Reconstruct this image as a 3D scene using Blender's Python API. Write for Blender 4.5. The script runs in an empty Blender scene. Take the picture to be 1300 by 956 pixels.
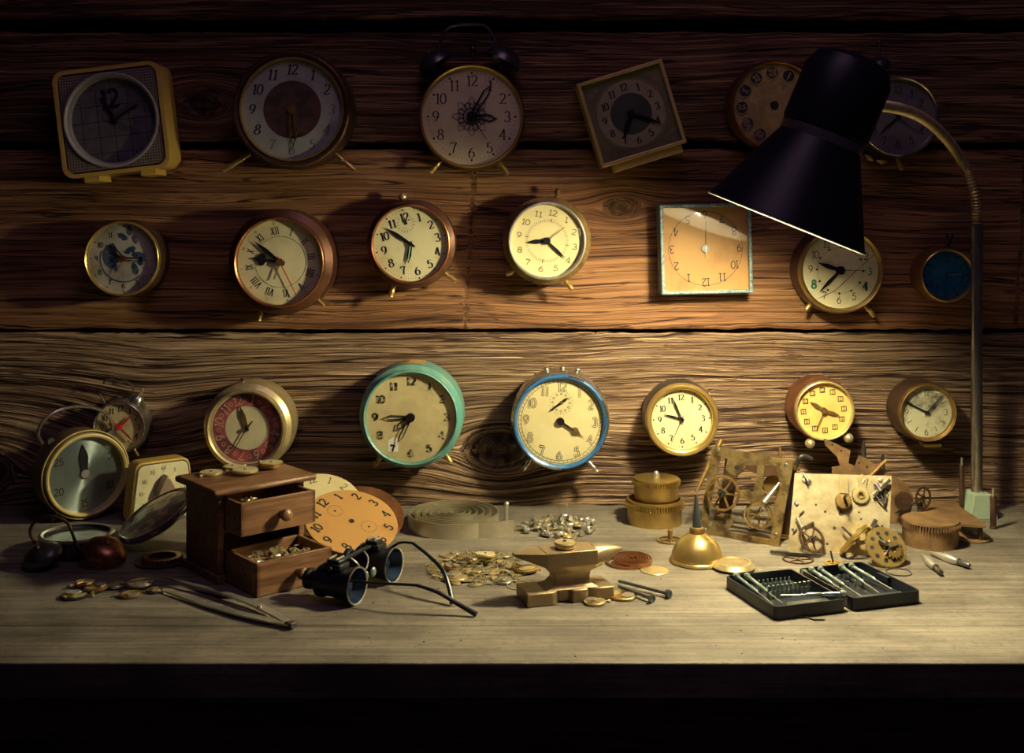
import bpy, math, random
from mathutils import Matrix, Vector, noise
random.seed(7)
PI = math.pi
SC = bpy.context.scene
COL = SC.collection
# ---------------------------------------------------------------- camera geometry (1300 x 956)
F, D, H, CX, YH = 1450.0, 1.45, 0.371, 650.0, 270.0
def P(px, py, Y=0.0):                 # point seen at pixel px,py standing Y in front (-) of the wall
    d = D + Y
    return Vector(((px-CX)*d/F, Y, H-(py-YH)*d/F))
def G(px, py, z=0.0):                 # point at height z seen at pixel px,py
    d = F*(H-z)/(py-YH)
    return Vector(((px-CX)*d/F, d-D, z))
# ---------------------------------------------------------------- materials
def new_mat(name):
    m = bpy.data.materials.new(name); m.use_nodes = True
    nt = m.node_tree
    return m, nt, nt.nodes['Principled BSDF']
def mat(name, col, rough=.5, metal=0., col2=None, scale=40., amt=.6, bump=.0, bscale=None, thr=.5, soft=.15, rough2=None, spec=.5, coat=0., stretch=(1,1,1)):
    m, nt, b = new_mat(name); L = nt.links; N = nt.nodes
    b.inputs['Metallic'].default_value = metal; b.inputs['Roughness'].default_value = rough
    b.inputs['Specular IOR Level'].default_value = spec; b.inputs['Coat Weight'].default_value = coat
    b.inputs['Base Color'].default_value = (*col, 1)
    tc = N.new('ShaderNodeTexCoord'); mp = N.new('ShaderNodeMapping'); mp.inputs['Scale'].default_value = stretch
    L.new(tc.outputs['Object'], mp.inputs['Vector'])
    oi = N.new('ShaderNodeObjectInfo'); ad = N.new('ShaderNodeVectorMath'); ad.operation = 'ADD'
    L.new(mp.outputs[0], ad.inputs[0]); 
    mu = N.new('ShaderNodeVectorMath'); mu.operation = 'SCALE'; mu.inputs[0].default_value = (3, 5, 7)
    L.new(oi.outputs['Random'], mu.inputs['Scale']); L.new(mu.outputs[0], ad.inputs[1])
    if col2 is not None:
        n = N.new('ShaderNodeTexNoise'); n.inputs['Scale'].default_value = scale; n.inputs['Detail'].default_value = 6; n.inputs['Roughness'].default_value = .65
        L.new(ad.outputs[0], n.inputs['Vector'])
        r = N.new('ShaderNodeMapRange'); r.inputs[1].default_value = thr-soft; r.inputs[2].default_value = thr+soft; r.inputs[4].default_value = amt
        L.new(n.outputs['Fac'], r.inputs[0])
        mx = N.new('ShaderNodeMix'); mx.data_type = 'RGBA'; mx.inputs[6].default_value = (*col, 1); mx.inputs[7].default_value = (*col2, 1)
        L.new(r.outputs[0], mx.inputs[0]); L.new(mx.outputs[2], b.inputs['Base Color'])
        if rough2 is not None:
            rr = N.new('ShaderNodeMapRange'); rr.inputs[3].default_value = rough; rr.inputs[4].default_value = rough2
            L.new(r.outputs[0], rr.inputs[0]); L.new(rr.outputs[0], b.inputs['Roughness'])
    if bump:
        n2 = N.new('ShaderNodeTexNoise'); n2.inputs['Scale'].default_value = bscale or scale*3; n2.inputs['Detail'].default_value = 4
        L.new(ad.outputs[0], n2.inputs['Vector'])
        bp = N.new('ShaderNodeBump'); bp.inputs['Strength'].default_value = bump; bp.inputs['Distance'].default_value = .002
        L.new(n2.outputs['Fac'], bp.inputs['Height']); L.new(bp.outputs[0], b.inputs['Normal'])
    return m
def glass_mat(name, tint=(1,1,1)):
    m, nt, b = new_mat(name); N = nt.nodes; L = nt.links
    N.remove(b)
    t = N.new('ShaderNodeBsdfTransparent'); t.inputs[0].default_value = (*tint, 1)
    g = N.new('ShaderNodeBsdfGlossy'); g.inputs['Roughness'].default_value = .04
    lw = N.new('ShaderNodeLayerWeight'); lw.inputs['Blend'].default_value = .5
    p = N.new('ShaderNodeMath'); p.operation = 'POWER'; p.inputs[1].default_value = 5; L.new(lw.outputs['Facing'], p.inputs[0])
    f = N.new('ShaderNodeMath'); f.operation = 'MULTIPLY_ADD'; f.inputs[1].default_value = .92; f.inputs[2].default_value = .05; L.new(p.outputs[0], f.inputs[0])
    x = N.new('ShaderNodeMixShader'); L.new(f.outputs[0], x.inputs[0]); L.new(t.outputs[0], x.inputs[1]); L.new(g.outputs[0], x.inputs[2])
    L.new(x.outputs[0], N['Material Output'].inputs[0])
    return m
M = {}
M['brass']   = mat('brass', (.60,.43,.15), .30, .9, (.34,.22,.08), 45, .6, .08, rough2=.5)
M['brass_l'] = mat('brass_pale', (.78,.66,.36), .36, .7, (.42,.33,.16), 50, .6, .1)
M['brass_old'] = mat('brass_tarnished', (.42,.27,.09), .42, .75, (.10,.06,.03), 45, .8, .15, rough2=.6)
M['gold']    = mat('gold_lacquer', (.80,.58,.20), .28, .8, (.45,.30,.10), 40, .5, .05)
M['brass_pat'] = mat('patinated_brass', (.50,.37,.16), .36, .8, (.13,.08,.045), 65, .85, .2, thr=.52, soft=.09)
M['gilt']    = mat('gilt_paint', (.66,.49,.18), .4, .3, (.45,.32,.12), 50, .5, .1)
M['copper']  = mat('copper', (.50,.22,.10), .32, .85, (.16,.07,.04), 50, .7, .1)
M['bronze']  = mat('dark_bronze', (.14,.075,.045), .38, .6, (.05,.03,.025), 60, .7, .2)
M['steel']   = mat('steel', (.66,.65,.58), .34, .75, (.28,.26,.22), 60, .6, .05)
M['steel_d'] = mat('dark_steel', (.13,.13,.13), .35, .8, (.05,.04,.04), 60, .6, .1)
M['steel_b'] = mat('blued_steel', (.10,.12,.14), .3, .7, (.22,.26,.26), 80, .5, .0)
M['steel_g'] = mat('green_grey_steel', (.38,.46,.42), .32, .6, (.20,.26,.25), 80, .6)
M['silver']  = mat('spring_steel', (.86,.82,.66), .36, .9, (.50,.46,.32), 30, .6)
M['chrome']  = mat('worn_chrome', (.60,.58,.52), .2, .9, (.25,.22,.18), 60, .6)
M['rust']    = mat('rusty_iron', (.26,.14,.07), .65, .3, (.10,.05,.03), 70, .8, .4)
M['rust_l']  = mat('brown_brass_plate', (.36,.22,.10), .5, .5, (.14,.08,.045), 60, .8, .2)
M['black']   = mat('black_enamel', (.008,.008,.014), .42, 0, None, spec=.3)
M['blackp']  = mat('black_plastic', (.010,.012,.02), .4, 0, (.018,.022,.03), 60, .5, spec=.35)
M['ink']     = mat('black_ink', (.010,.010,.016), .6)
M['ink_s']   = mat('black_hand', (.012,.012,.016), .35, .2)
M['ink_f']   = mat('faded_ink', (.10,.085,.05), .7, 0, (.35,.30,.16), 300, .6)
M['ink_g']   = mat('green_ink', (.02,.22,.14), .6)
M['lume']    = mat('green_lume', (.25,.52,.36), .6)
M['red']     = mat('red_paint', (.62,.03,.025), .4)
M['white']   = mat('white_enamel', (.85,.85,.80), .5)
M['cream_p'] = mat('cream_plastic', (.70,.58,.24), .38, 0, (.45,.34,.12), 30, .5)
M['yellow_p']= mat('yellow_plastic', (.66,.46,.10), .4, 0, (.50,.33,.08), 40, .5)
M['teal']    = mat('teal_enamel', (.08,.29,.27), .42, 0, (.22,.34,.25), 60, .8, .1, thr=.55)
M['blue']    = mat('blue_enamel', (.02,.10,.30), .35, .1, (.06,.2,.38), 60, .5)
M['bluemot'] = mat('mottled_blue_enamel', (.05,.12,.18), .4, .1, (.35,.42,.36), 260, .8, .2)
M['bluedial']= mat('blue_dial', (.01,.14,.36), .3, .2, (.006,.06,.18), 30, .6)
M['copbrown']= mat('brown_copper_case', (.13,.052,.028), .36, .5, (.06,.025,.016), 40, .6, .1)
M['tan']     = mat('bare_tan_metal', (.62,.42,.18), .5, .1, (.40,.25,.10), 90, .6)
def dialm(n, c, c2, sc=25, amt=.6, thr=.55, soft=.12, **k): return mat(n, c, .55, 0, c2, sc, amt, .02, thr=thr, soft=soft, **k)
M['d_cream'] = dialm('cream_dial', (.76,.73,.45), (.45,.40,.20), 22, .55, .6)
M['d_yel']   = dialm('yellowed_dial', (.76,.69,.38), (.60,.49,.22), 18, .5)
M['d_old']   = dialm('aged_dial', (.72,.64,.36), (.36,.30,.14), 24, .8, .52, .2)
M['d_grey']  = dialm('grey_dial', (.60,.60,.48), (.28,.27,.20), 30, .8, .55)
M['d_orange']= dialm('orange_dial', (.52,.29,.09), (.28,.10,.035), 16, .7, .62)
M['d_stain'] = dialm('stained_dial', (.62,.62,.42), (.10,.09,.08), 32, .95, .56, .08)
M['d_ambr']  = dialm('amber_dial', (.85,.58,.18), (.55,.32,.08), 40, .5)
M['d_dark']  = dialm('dark_dial', (.20,.18,.19), (.09,.08,.085), 25, .7, .5)
M['d_gold']  = mat('gilt_dial', (.60,.45,.18), .45, .25, (.25,.16,.06), 60, .7, .3)
M['d_olive'] = dialm('olive_dial', (.20,.19,.08), (.12,.11,.06), 30, .7)
M['d_green'] = dialm('green_disc', (.07,.085,.05), (.04,.05,.03), 30, .7)
M['d_tan']   = dialm('tan_ring', (.42,.36,.20), (.30,.24,.13), 40, .6)
M['d_pink']  = dialm('pink_ring', (.48,.10,.10), (.13,.04,.07), 60, .9, .5, .06)
M['d_brownc']= dialm('brown_centre', (.05,.035,.03), (.16,.08,.05), 60, .8, .5, .1)
M['d_blueg'] = mat('brushed_steel_dial', (.36,.46,.44), .30, .8, (.28,.36,.36), 30, .5)
M['d_blueg'].node_tree.nodes['Principled BSDF'].inputs['Anisotropic'].default_value = .85; M['d_blueg'].node_tree.nodes['Principled BSDF'].inputs['Anisotropic Rotation'].default_value = .25
_n = M['d_blueg'].node_tree; _t = _n.nodes.new('ShaderNodeTangent'); _t.direction_type = 'RADIAL'; _t.axis = 'Z'
_n.links.new(_t.outputs[0], _n.nodes['Principled BSDF'].inputs['Tangent'])
M['knot_blue']= dialm('blue_picture', (.03,.07,.16), (.35,.33,.22), 70, .6, .58)
M['glass']   = glass_mat('clear_glass')
M['lens']    = mat('dark_lens', (.02,.035,.07), .08, 0, coat=.6)
M['shade_in']= mat('bright_shade_lining', (.90,.88,.82), .32, .9)
M['green_w'] = mat('pale_green_paint', (.42,.55,.40), .5, 0, (.30,.38,.28), 60, .5)
M['rivet']   = mat('bright_metal', (.75,.72,.62), .2, .9)
def woodm(name, c1, c2, sc=(14,160,160), rough=.5, axis=None):
    m, nt, b = new_mat(name); N = nt.nodes; L = nt.links
    tc = N.new('ShaderNodeTexCoord'); mp = N.new('ShaderNodeMapping'); mp.inputs['Scale'].default_value = sc
    n = N.new('ShaderNodeTexNoise'); n.inputs['Scale'].default_value = 1; n.inputs['Detail'].default_value = 7; n.inputs['Roughness'].default_value = .6; n.inputs['Distortion'].default_value = .6
    L.new(tc.outputs['Object'], mp.inputs[0]); L.new(mp.outputs[0], n.inputs['Vector'])
    r = N.new('ShaderNodeValToRGB'); r.color_ramp.elements[0].position = .32; r.color_ramp.elements[0].color = (*c1, 1)
    r.color_ramp.elements[1].position = .68; r.color_ramp.elements[1].color = (*c2, 1)
    L.new(n.outputs[0], r.inputs[0]); L.new(r.outputs[0], b.inputs['Base Color']); b.inputs['Roughness'].default_value = rough
    bp = N.new('ShaderNodeBump'); bp.inputs['Strength'].default_value = .25; bp.inputs['Distance'].default_value = .001
    L.new(n.outputs[0], bp.inputs['Height']); L.new(bp.outputs[0], b.inputs['Normal'])
    return m
M['walnut'] = woodm('walnut', (.10,.045,.022), (.30,.155,.075), rough=.42)
# ---------------------------------------------------------------- mesh builder
def T3(x=0, y=0, z=0): return Matrix.Translation((x, y, z))
def RX(a): return Matrix.Rotation(math.radians(a), 4, 'X')
def RY(a): return Matrix.Rotation(math.radians(a), 4, 'Y')
def RZ(a): return Matrix.Rotation(math.radians(a), 4, 'Z')
class MB:
    def __init__(s): s.v = []; s.f = []; s.mi = []
    def add(s, vs, fs, T=None, mi=0):
        b = len(s.v)
        for p in vs:
            p = Vector(p); s.v.append(tuple(T @ p) if T is not None else tuple(p))
        for f in fs: s.f.append([b+i for i in f]); s.mi.append(mi)
        return s
    def lathe(s, prof, seg=48, T=None, mi=0, closed=False):
        vs = []; fs = []; n = len(prof)
        for r, z in prof:
            for k in range(seg):
                a = 2*PI*k/seg; vs.append((r*math.cos(a), r*math.sin(a), z))
        for i in range(n if closed else n-1):
            j = (i+1) % n
            for k in range(seg):
                q = (k+1) % seg; fs.append((i*seg+k, i*seg+q, j*seg+q, j*seg+k))
        return s.add(vs, fs, T, mi)
    def cyl(s, r, z0, z1, seg=24, T=None, mi=0, r1=None):
        r1 = r if r1 is None else r1
        vs = [(r*math.cos(2*PI*k/seg), r*math.sin(2*PI*k/seg), z0) for k in range(seg)] + [(r1*math.cos(2*PI*k/seg), r1*math.sin(2*PI*k/seg), z1) for k in range(seg)]
        fs = [(k, (k+1) % seg, seg+(k+1) % seg, seg+k) for k in range(seg)] + [tuple(range(seg))[::-1], tuple(range(seg, 2*seg))]
        return s.add(vs, fs, T, mi)
    def ring(s, r0, r1, z0, z1, seg=48, T=None, mi=0):
        return s.lathe([(r0, z0), (r1, z0), (r1, z1), (r0, z1)], seg, T, mi, True)
    def gear(s, r, z0, z1, teeth=40, tooth=.08, hole=.0, rim=.8, spokes=0, hub=.2, T=None, mi=0):
        n = teeth*4; o = []
        for k in range(n):
            a = 2*PI*k/n; rr = r if k % 4 in (0, 1) else r*(1-tooth); o.append((rr*math.cos(a), rr*math.sin(a)))
        if spokes == 0: ri = max(hole, .02)*r
        else: ri = rim*r
        vs = []; fs = []
        for (x, y) in o: vs.append((x, y, z0)); vs.append((x, y, z1))
        for k in range(n):
            a = 2*PI*k/n; vs.append((ri*math.cos(a), ri*math.sin(a), z0)); vs.append((ri*math.cos(a), ri*math.sin(a), z1))
        for k in range(n):
            q = (k+1) % n; a, b, c, d = 2*k, 2*q, 2*q+1, 2*k+1; e, f_, g, h_ = 2*n+2*k, 2*n+2*q, 2*n+2*q+1, 2*n+2*k+1
            fs += [(a, b, c, d), (e, h_, g, f_), (d, c, g, h_), (a, e, f_, b)]
        s.add(vs, fs, T, mi)
        if spokes:
            for k in range(spokes):
                t = (T or Matrix()) @ RZ(360*k/spokes)
                s.box((r*(rim+hub)/2, 0, (z0+z1)/2), (r*(rim-hub)*1.1, r*.09, (z1-z0)*.8), t, mi)
            s.ring(max(hole*r, r*.05), r*hub, z0-.0003, z1+.0003, 20, T, mi)
        return s
    def box(s, c, sz, T=None, mi=0):
        x, y, z = c; a, b, d = sz[0]/2, sz[1]/2, sz[2]/2
        vs = [(x+i*a, y+j*b, z+k*d) for k in (-1, 1) for j in (-1, 1) for i in (-1, 1)]
        return s.add(vs, [(0, 2, 3, 1), (4, 5, 7, 6), (0, 1, 5, 4), (1, 3, 7, 5), (3, 2, 6, 7), (2, 0, 4, 6)], T, mi)
    def prism(s, pts, z0, z1, T=None, mi=0):
        n = len(pts); vs = [(x, y, z0) for x, y in pts]+[(x, y, z1) for x, y in pts]
        return s.add(vs, [tuple(range(n))[::-1], tuple(range(n, 2*n))]+[(k, (k+1) % n, n+(k+1) % n, n+k) for k in range(n)], T, mi)
    def tube(s, pts, r, seg=10, T=None, mi=0, closed=False):
        pts = [Vector(p) for p in pts]; n = len(pts); rs = r if isinstance(r, (list, tuple)) else [r]*n
        vs = []; fs = []; up = None
        for i, p in enumerate(pts):
            a = pts[(i-1) % n] if closed or i > 0 else p; b = pts[(i+1) % n] if closed or i < n-1 else p
            t = (b-a).normalized()
            if up is None:
                up = Vector((0, 0, 1)) if abs(t.z) < .9 else Vector((1, 0, 0))
            sd = t.cross(up).normalized(); up = sd.cross(t).normalized()
            for k in range(seg):
                w = 2*PI*k/seg; vs.append(p+(sd*math.cos(w)+up*math.sin(w))*rs[i])
        for i in range(n if closed else n-1):
            j = (i+1) % n
            for k in range(seg):
                q = (k+1) % seg; fs.append((i*seg+k, i*seg+q, j*seg+q, j*seg+k))
        if not closed: fs += [tuple(range(seg))[::-1], tuple(range((n-1)*seg, n*seg))]
        return s.add(vs, fs, T, mi)
    def ball(s, c, r, T=None, mi=0, seg=16, sz=1.):
        pr = [(max(r*math.sin(PI*k/10), 1e-5), -r*sz*math.cos(PI*k/10)) for k in range(11)]
        return s.lathe(pr, seg, (T or Matrix()) @ T3(*c), mi)
    def ribbon(s, pts, w, z, thick=None, closed=False, T=None, mi=0):
        # pts 2D ; w = thin width ; thick = width of upright strokes
        thick = thick or w; n = len(pts)
        if n < 2: return s
        P2 = [Vector((p[0], p[1])) for p in pts]; vs = []; fs = []
        for i, p in enumerate(P2):
            a = P2[(i-1) % n] if closed or i > 0 else p; b = P2[(i+1) % n] if closed or i < n-1 else p
            t = (b-a); t = t.normalized() if t.length > 1e-9 else Vector((1, 0))
            hw = (w+(thick-w)*abs(t.y)**1.5)/2; nn = Vector((-t.y, t.x))*hw
            if 0 < i < n-1 or closed:
                u = (P2[i]-P2[i-1]); u = u.normalized() if u.length > 1e-9 else t
                c = max(.55, abs(u.dot(t))); nn = nn/c
            vs += [(p.x+nn.x, p.y+nn.y, z), (p.x-nn.x, p.y-nn.y, z)]
        for i in range(n if closed else n-1):
            j = (i+1) % n; fs.append((2*i+1, 2*j+1, 2*j, 2*i))
        return s.add(vs, fs, T, mi)
    def build(s, name, m, parent=None, bevel=0, mat4=None, smooth=35):
        me = bpy.data.meshes.new(name); me.from_pydata(s.v, [], s.f)
        ms = m if isinstance(m, (list, tuple)) else [m]
        for q in ms: me.materials.append(M[q] if isinstance(q, str) else q)
        if len(ms) > 1: me.polygons.foreach_set('material_index', s.mi)
        me.polygons.foreach_set('use_smooth', [True]*len(me.polygons))
        me.set_sharp_from_angle(angle=math.radians(smooth)); me.update()
        o = bpy.data.objects.new(name, me); COL.objects.link(o)
        if parent: o.parent = parent
        if mat4 is not None: o.matrix_world = mat4
        if bevel:
            b = o.modifiers.new('bevel', 'BEVEL'); b.width = bevel; b.segments = 2; b.limit_method = 'ANGLE'
        return o
def tag(o, label=None, cat=None, group=None, kind=None):
    if label: o['label'] = label
    if cat: o['category'] = cat
    if group: o['group'] = group
    if kind: o['kind'] = kind
    return o
def empty(name, mat4, label=None, cat=None, group=None):
    o = bpy.data.objects.new(name, None); o.empty_display_size = .02; COL.objects.link(o); o.matrix_world = mat4
    return tag(o, label, cat, group)
def copy_tree(o, parent=None):
    c = o.copy(); COL.objects.link(c)
    if parent: c.parent = parent
    for ch in list(o.children):
        copy_tree(ch, c)
    return c
RF = RX(90)
# ---------------------------------------------------------------- stroke lettering
def arc(cx, cy, rx, ry, a0, a1, n=None):
    n = n or max(6, int(abs(a1-a0)/18))
    return [(cx+rx*math.cos(math.radians(a0+(a1-a0)*k/n)), cy+ry*math.sin(math.radians(a0+(a1-a0)*k/n))) for k in range(n+1)]
SIX = [arc(.3,.29,.25,.29,0,360), arc(.62,.30,.57,.68,110,180)]
GL = {
 '0': [arc(.3,.5,.26,.5,0,360,24)],
 '1': [[(.3,0),(.3,1)],[(.3,.98),(.12,.82)],[(.13,0),(.47,0)]],
 '2': [arc(.29,.72,.24,.28,165,-30)+[(.38,.42),(.2,.2),(.06,.03)],[(.05,.03),(.57,.03)],[(.57,.03),(.57,.14)]],
 '3': [arc(.27,.75,.21,.25,160,-90)+arc(.27,.26,.27,.25,90,-155)],
 '4': [[(.43,0),(.43,1)],[(.43,1),(.03,.28),(.6,.28)],[(.3,0),(.56,0)]],
 '5': [[(.52,.97),(.14,.97)],[(.14,.98),(.11,.52)]+arc(.28,.31,.27,.31,120,-150)],
 '6': SIX, '7': [[(.05,.82),(.05,.97),(.57,.97)],[(.57,.97),(.35,.5),(.25,0)]],
 '8': [arc(.3,.76,.2,.24,0,360),arc(.3,.26,.26,.26,0,360)],
 '9': [[(.6-x,1-y) for x, y in st] for st in SIX],
 'I': [[(.2,0),(.2,1)],[(.06,0),(.34,0)],[(.06,1),(.34,1)]],
 'V': [[(.05,1),(.3,0)],[(.3,0),(.55,1)],[(-.04,1),(.16,1)],[(.44,1),(.64,1)]],
 'X': [[(.05,1),(.55,0)],[(.55,1),(.05,0)],[(-.04,1),(.16,1)],[(.44,1),(.64,1)],[(-.04,0),(.16,0)],[(.44,0),(.64,0)]],
 '-': [[(.1,.5),(.5,.5)]],
}
ADV = {'1': .5, 'I': .38, 'V': .66, 'X': .66}
def text(mb, st, x, y, h, ang=0, w=.10, thick=None, wid=1., z=0, mi=0, slant=0):
    tot = sum(ADV.get(c, .7) for c in st)-.1; cur = -tot/2
    R_ = T3(x, y, 0) @ RZ(ang)
    for c in st:
        for pl in GL[c]:
            q = []
            for (a, b) in pl:
                q.append((((cur+a)*wid+slant*(b-.5))*h, (b-.5)*h))
            cl = len(pl) > 8 and (Vector(pl[0])-Vector(pl[-1])).length < 1e-6
            if cl: q = q[:-1]
            mb.ribbon(q, w*h, z, (thick or w)*h, cl, R_, mi)
        cur += ADV.get(c, .7)
def pol(r, deg):      # clock angle, clockwise from 12
    a = math.radians(90-deg); return (r*math.cos(a), r*math.sin(a))
ARAB = [str(k) for k in range(1, 13)]
ROM = ['I','II','III','IIII','V','VI','VII','VIII','IX','X','XI','XII']
def numerals(mb, R, fr=.74, h=.2, kind=ARAB, radial=False, z=0, only=None, flip=0, skip=(), **k):
    for i, t in enumerate(kind):
        if (only and i+1 not in only) or i+1 in skip: continue
        x, y = pol(R*fr, 30*(i+1)); text(mb, t, x, y, R*h, ang=(-30*(i+1) if radial else 0)+flip, z=z, **k)
def ticks(mb, R, f0, f1, n=60, w=.012, z=0, every=None, we=None, skipm=None):
    for i in range(n):
        big = every and i % every == 0
        if skipm and i % skipm == 0: continue
        a = 360*i/n; p, q = pol(R*f0, a), pol(R*(f1+(.0 if not big else .02)), a)
        mb.ribbon([p, q], R*((we or w) if big else w), z)
def circle2(mb, R, w, z, cx=0, cy=0, mi=0): mb.ribbon([(cx+R*math.cos(2*PI*k/64), cy+R*math.sin(2*PI*k/64)) for k in range(64)], w, z, None, True, None, mi)
# ---------------------------------------------------------------- hands
def hand_mesh(kind, L, w, z, ang, tail=.15):
    mb = MB(); T = RZ(-ang) @ T3(0, 0, z); t = .0006
    if kind == 'baton': mb.prism([(-w/2,-tail*L),(w/2,-tail*L),(w*.4,L),(-w*.4,L)], 0, t, T)
    elif kind == 'thin': mb.prism([(-w*.3,-tail*L),(w*.3,-tail*L),(w*.15,L),(-w*.15,L)], 0, t, T)
    elif kind == 'point': mb.prism([(-w*.3,-tail*L),(w*.3,-tail*L),(w*.6,L*.55),(w*.45,L*.7),(0,L),(-w*.45,L*.7),(-w*.6,L*.55)], 0, t, T)
    elif kind == 'spade':
        mb.prism([(-w*.22,-tail*L),(w*.22,-tail*L),(w*.2,L*.45),(w*.8,L*.52),(w*.95,L*.62),(w*.5,L*.72),(w*.15,L*.8),(0,L),(-w*.15,L*.8),(-w*.5,L*.72),(-w*.95,L*.62),(-w*.8,L*.52),(-w*.2,L*.45)], 0, t, T)
    elif kind == 'skel':
        lp = [(-w*.3,0),(-w*.6,L*.7),(0,L*.88),(w*.6,L*.7),(w*.3,0)]
        for dz in (0, t): mb.ribbon([(x, y) for x, y in lp], w*.28, dz, None, True, T)
        mb.prism([(-w*.15,L*.85),(w*.15,L*.85),(0,L)], 0, t, T); mb.prism([(-w*.3,-tail*L),(w*.3,-tail*L),(w*.3,L*.1),(-w*.3,L*.1)], 0, t, T)
    return mb
def clock(name, label, px, py, Rpx, depth, roll=0, group=None, case='brass', bezel='gold', caseR=1.06, bw=.10, recess=.007, dial='d_cream',
          ink='ink', num=None, draw=None, hands=(), feet=(), knobs=(), glass=True, M4=None, footm='gold', footr=.0032, extra=None, cat='clock', dialz=None, hubm='ink_s', hubr=.05, hubs=True, bez=None):
    if M4 is None:
        c = P(px, py, -depth); R = Rpx*(D-depth)/F
        M4 = T3(c.x, -.0005, c.z) @ RY(roll) @ RF
    else: R = Rpx
    if group is None and M4.translation.z > .06: group = 'old clocks hung on the plank wall'
    inv = M4.inverted(); root = empty(name, M4, label, cat, group)
    Rc = R*caseR; Ri = R*(1-bw)
    cs = MB().lathe([(0.0001, 0), (Rc*.93, 0), (Rc*.985, depth*.05), (Rc, depth*.14), (Rc, depth*.72), (Rc*.985, depth*.8), (R*.99, depth*.88), (R*.97, depth-.002)], 72)
    cs.build('case', case, root)
    bp = bez or [(1.0, -.006), (1.0, -.001), (.985, .0), (.96, .0008), (.5, .0)]
    prof = []
    for fr, dz in ([(1.0, -.008), (1.0, -.002), (.985, 0), (None, .0006), ('i', -.001), ('i', -recess)] if bw < .1 else [(1.0, -.009), (1.0, -.003), (.992, -.001), (.978, .0004), (.955, .0012), (1-bw*.6, .0006), (1-bw*.66, -.0012), (1-bw*.9, -.0020), ('i', -.0032), ('i', -recess)]):
        r = R*fr if isinstance(fr, float) else (R+Ri)/2 if fr is None else Ri
        prof.append((r, depth+dz))
    MB().lathe(prof, 72).build('bezel', bezel, root)
    zd = depth-recess
    dl = MB().cyl(Ri*1.005, zd-.0012, zd, 64).build('dial', dial, root)
    nb = MB(); Rd = Ri; zz = zd+.00025
    if num: numerals(nb, Rd, z=zz, **num)
    if draw: draw(nb, Rd, zz)
    if nb.v: nb.build('numerals', ink, dl)
    for i, hd in enumerate(hands):
        dx, dy, kind, w, m, nm = hd
        L = math.hypot(dx, dy)*Rd; ang = math.degrees(math.atan2(dx, -dy))-roll
        hand_mesh(kind, L, w*Rd, zd+.0015+.0009*i, ang).build(nm, m, root)
    if hands and hubs: MB().cyl(Rd*hubr, zd, zd+.0022+.0009*len(hands), 16).build('hub', hubm, root)
    for (x1, y1, x2, y2) in feet:
        a = inv @ P(x1, y1, -depth*.62); b = inv @ P(x2, y2, -depth*.66); v = (b-a)
        a0 = a-v*.35; r = footr
        MB().tube([a0, a, a+v*.25, a+v*.3, a+v*.6, a+v*.85, a+v*.92, b, b+v*.03], [r*.8, r*.9, r, r*.7, r*1.1, r*.8, r*.8, r*.9, r*.3], 12).build('leg', footm, root)
    for (x1, y1, r, m) in knobs:
        a = inv @ P(x1, y1, -depth*.55); c = Vector((0, 0, a.z)); v = (a-c).normalized(); st = c+v*Rc*.97
        kb = MB().tube([st, a-v*r*.4], r*.55, 10).ball(a, r); kb.build('winding_knob', m, root)
    if glass:
        gp = [(Ri*.999, depth-.0035), (Ri*.9, depth-.0022), (Ri*.6, depth-.0006), (Ri*.3, depth+.0002), (.0001, depth+.0005)]
        MB().lathe(gp, 48).build('glass', 'glass', root)
    if extra: extra(root, R, Rd, depth, zd, inv)
    return root
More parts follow.
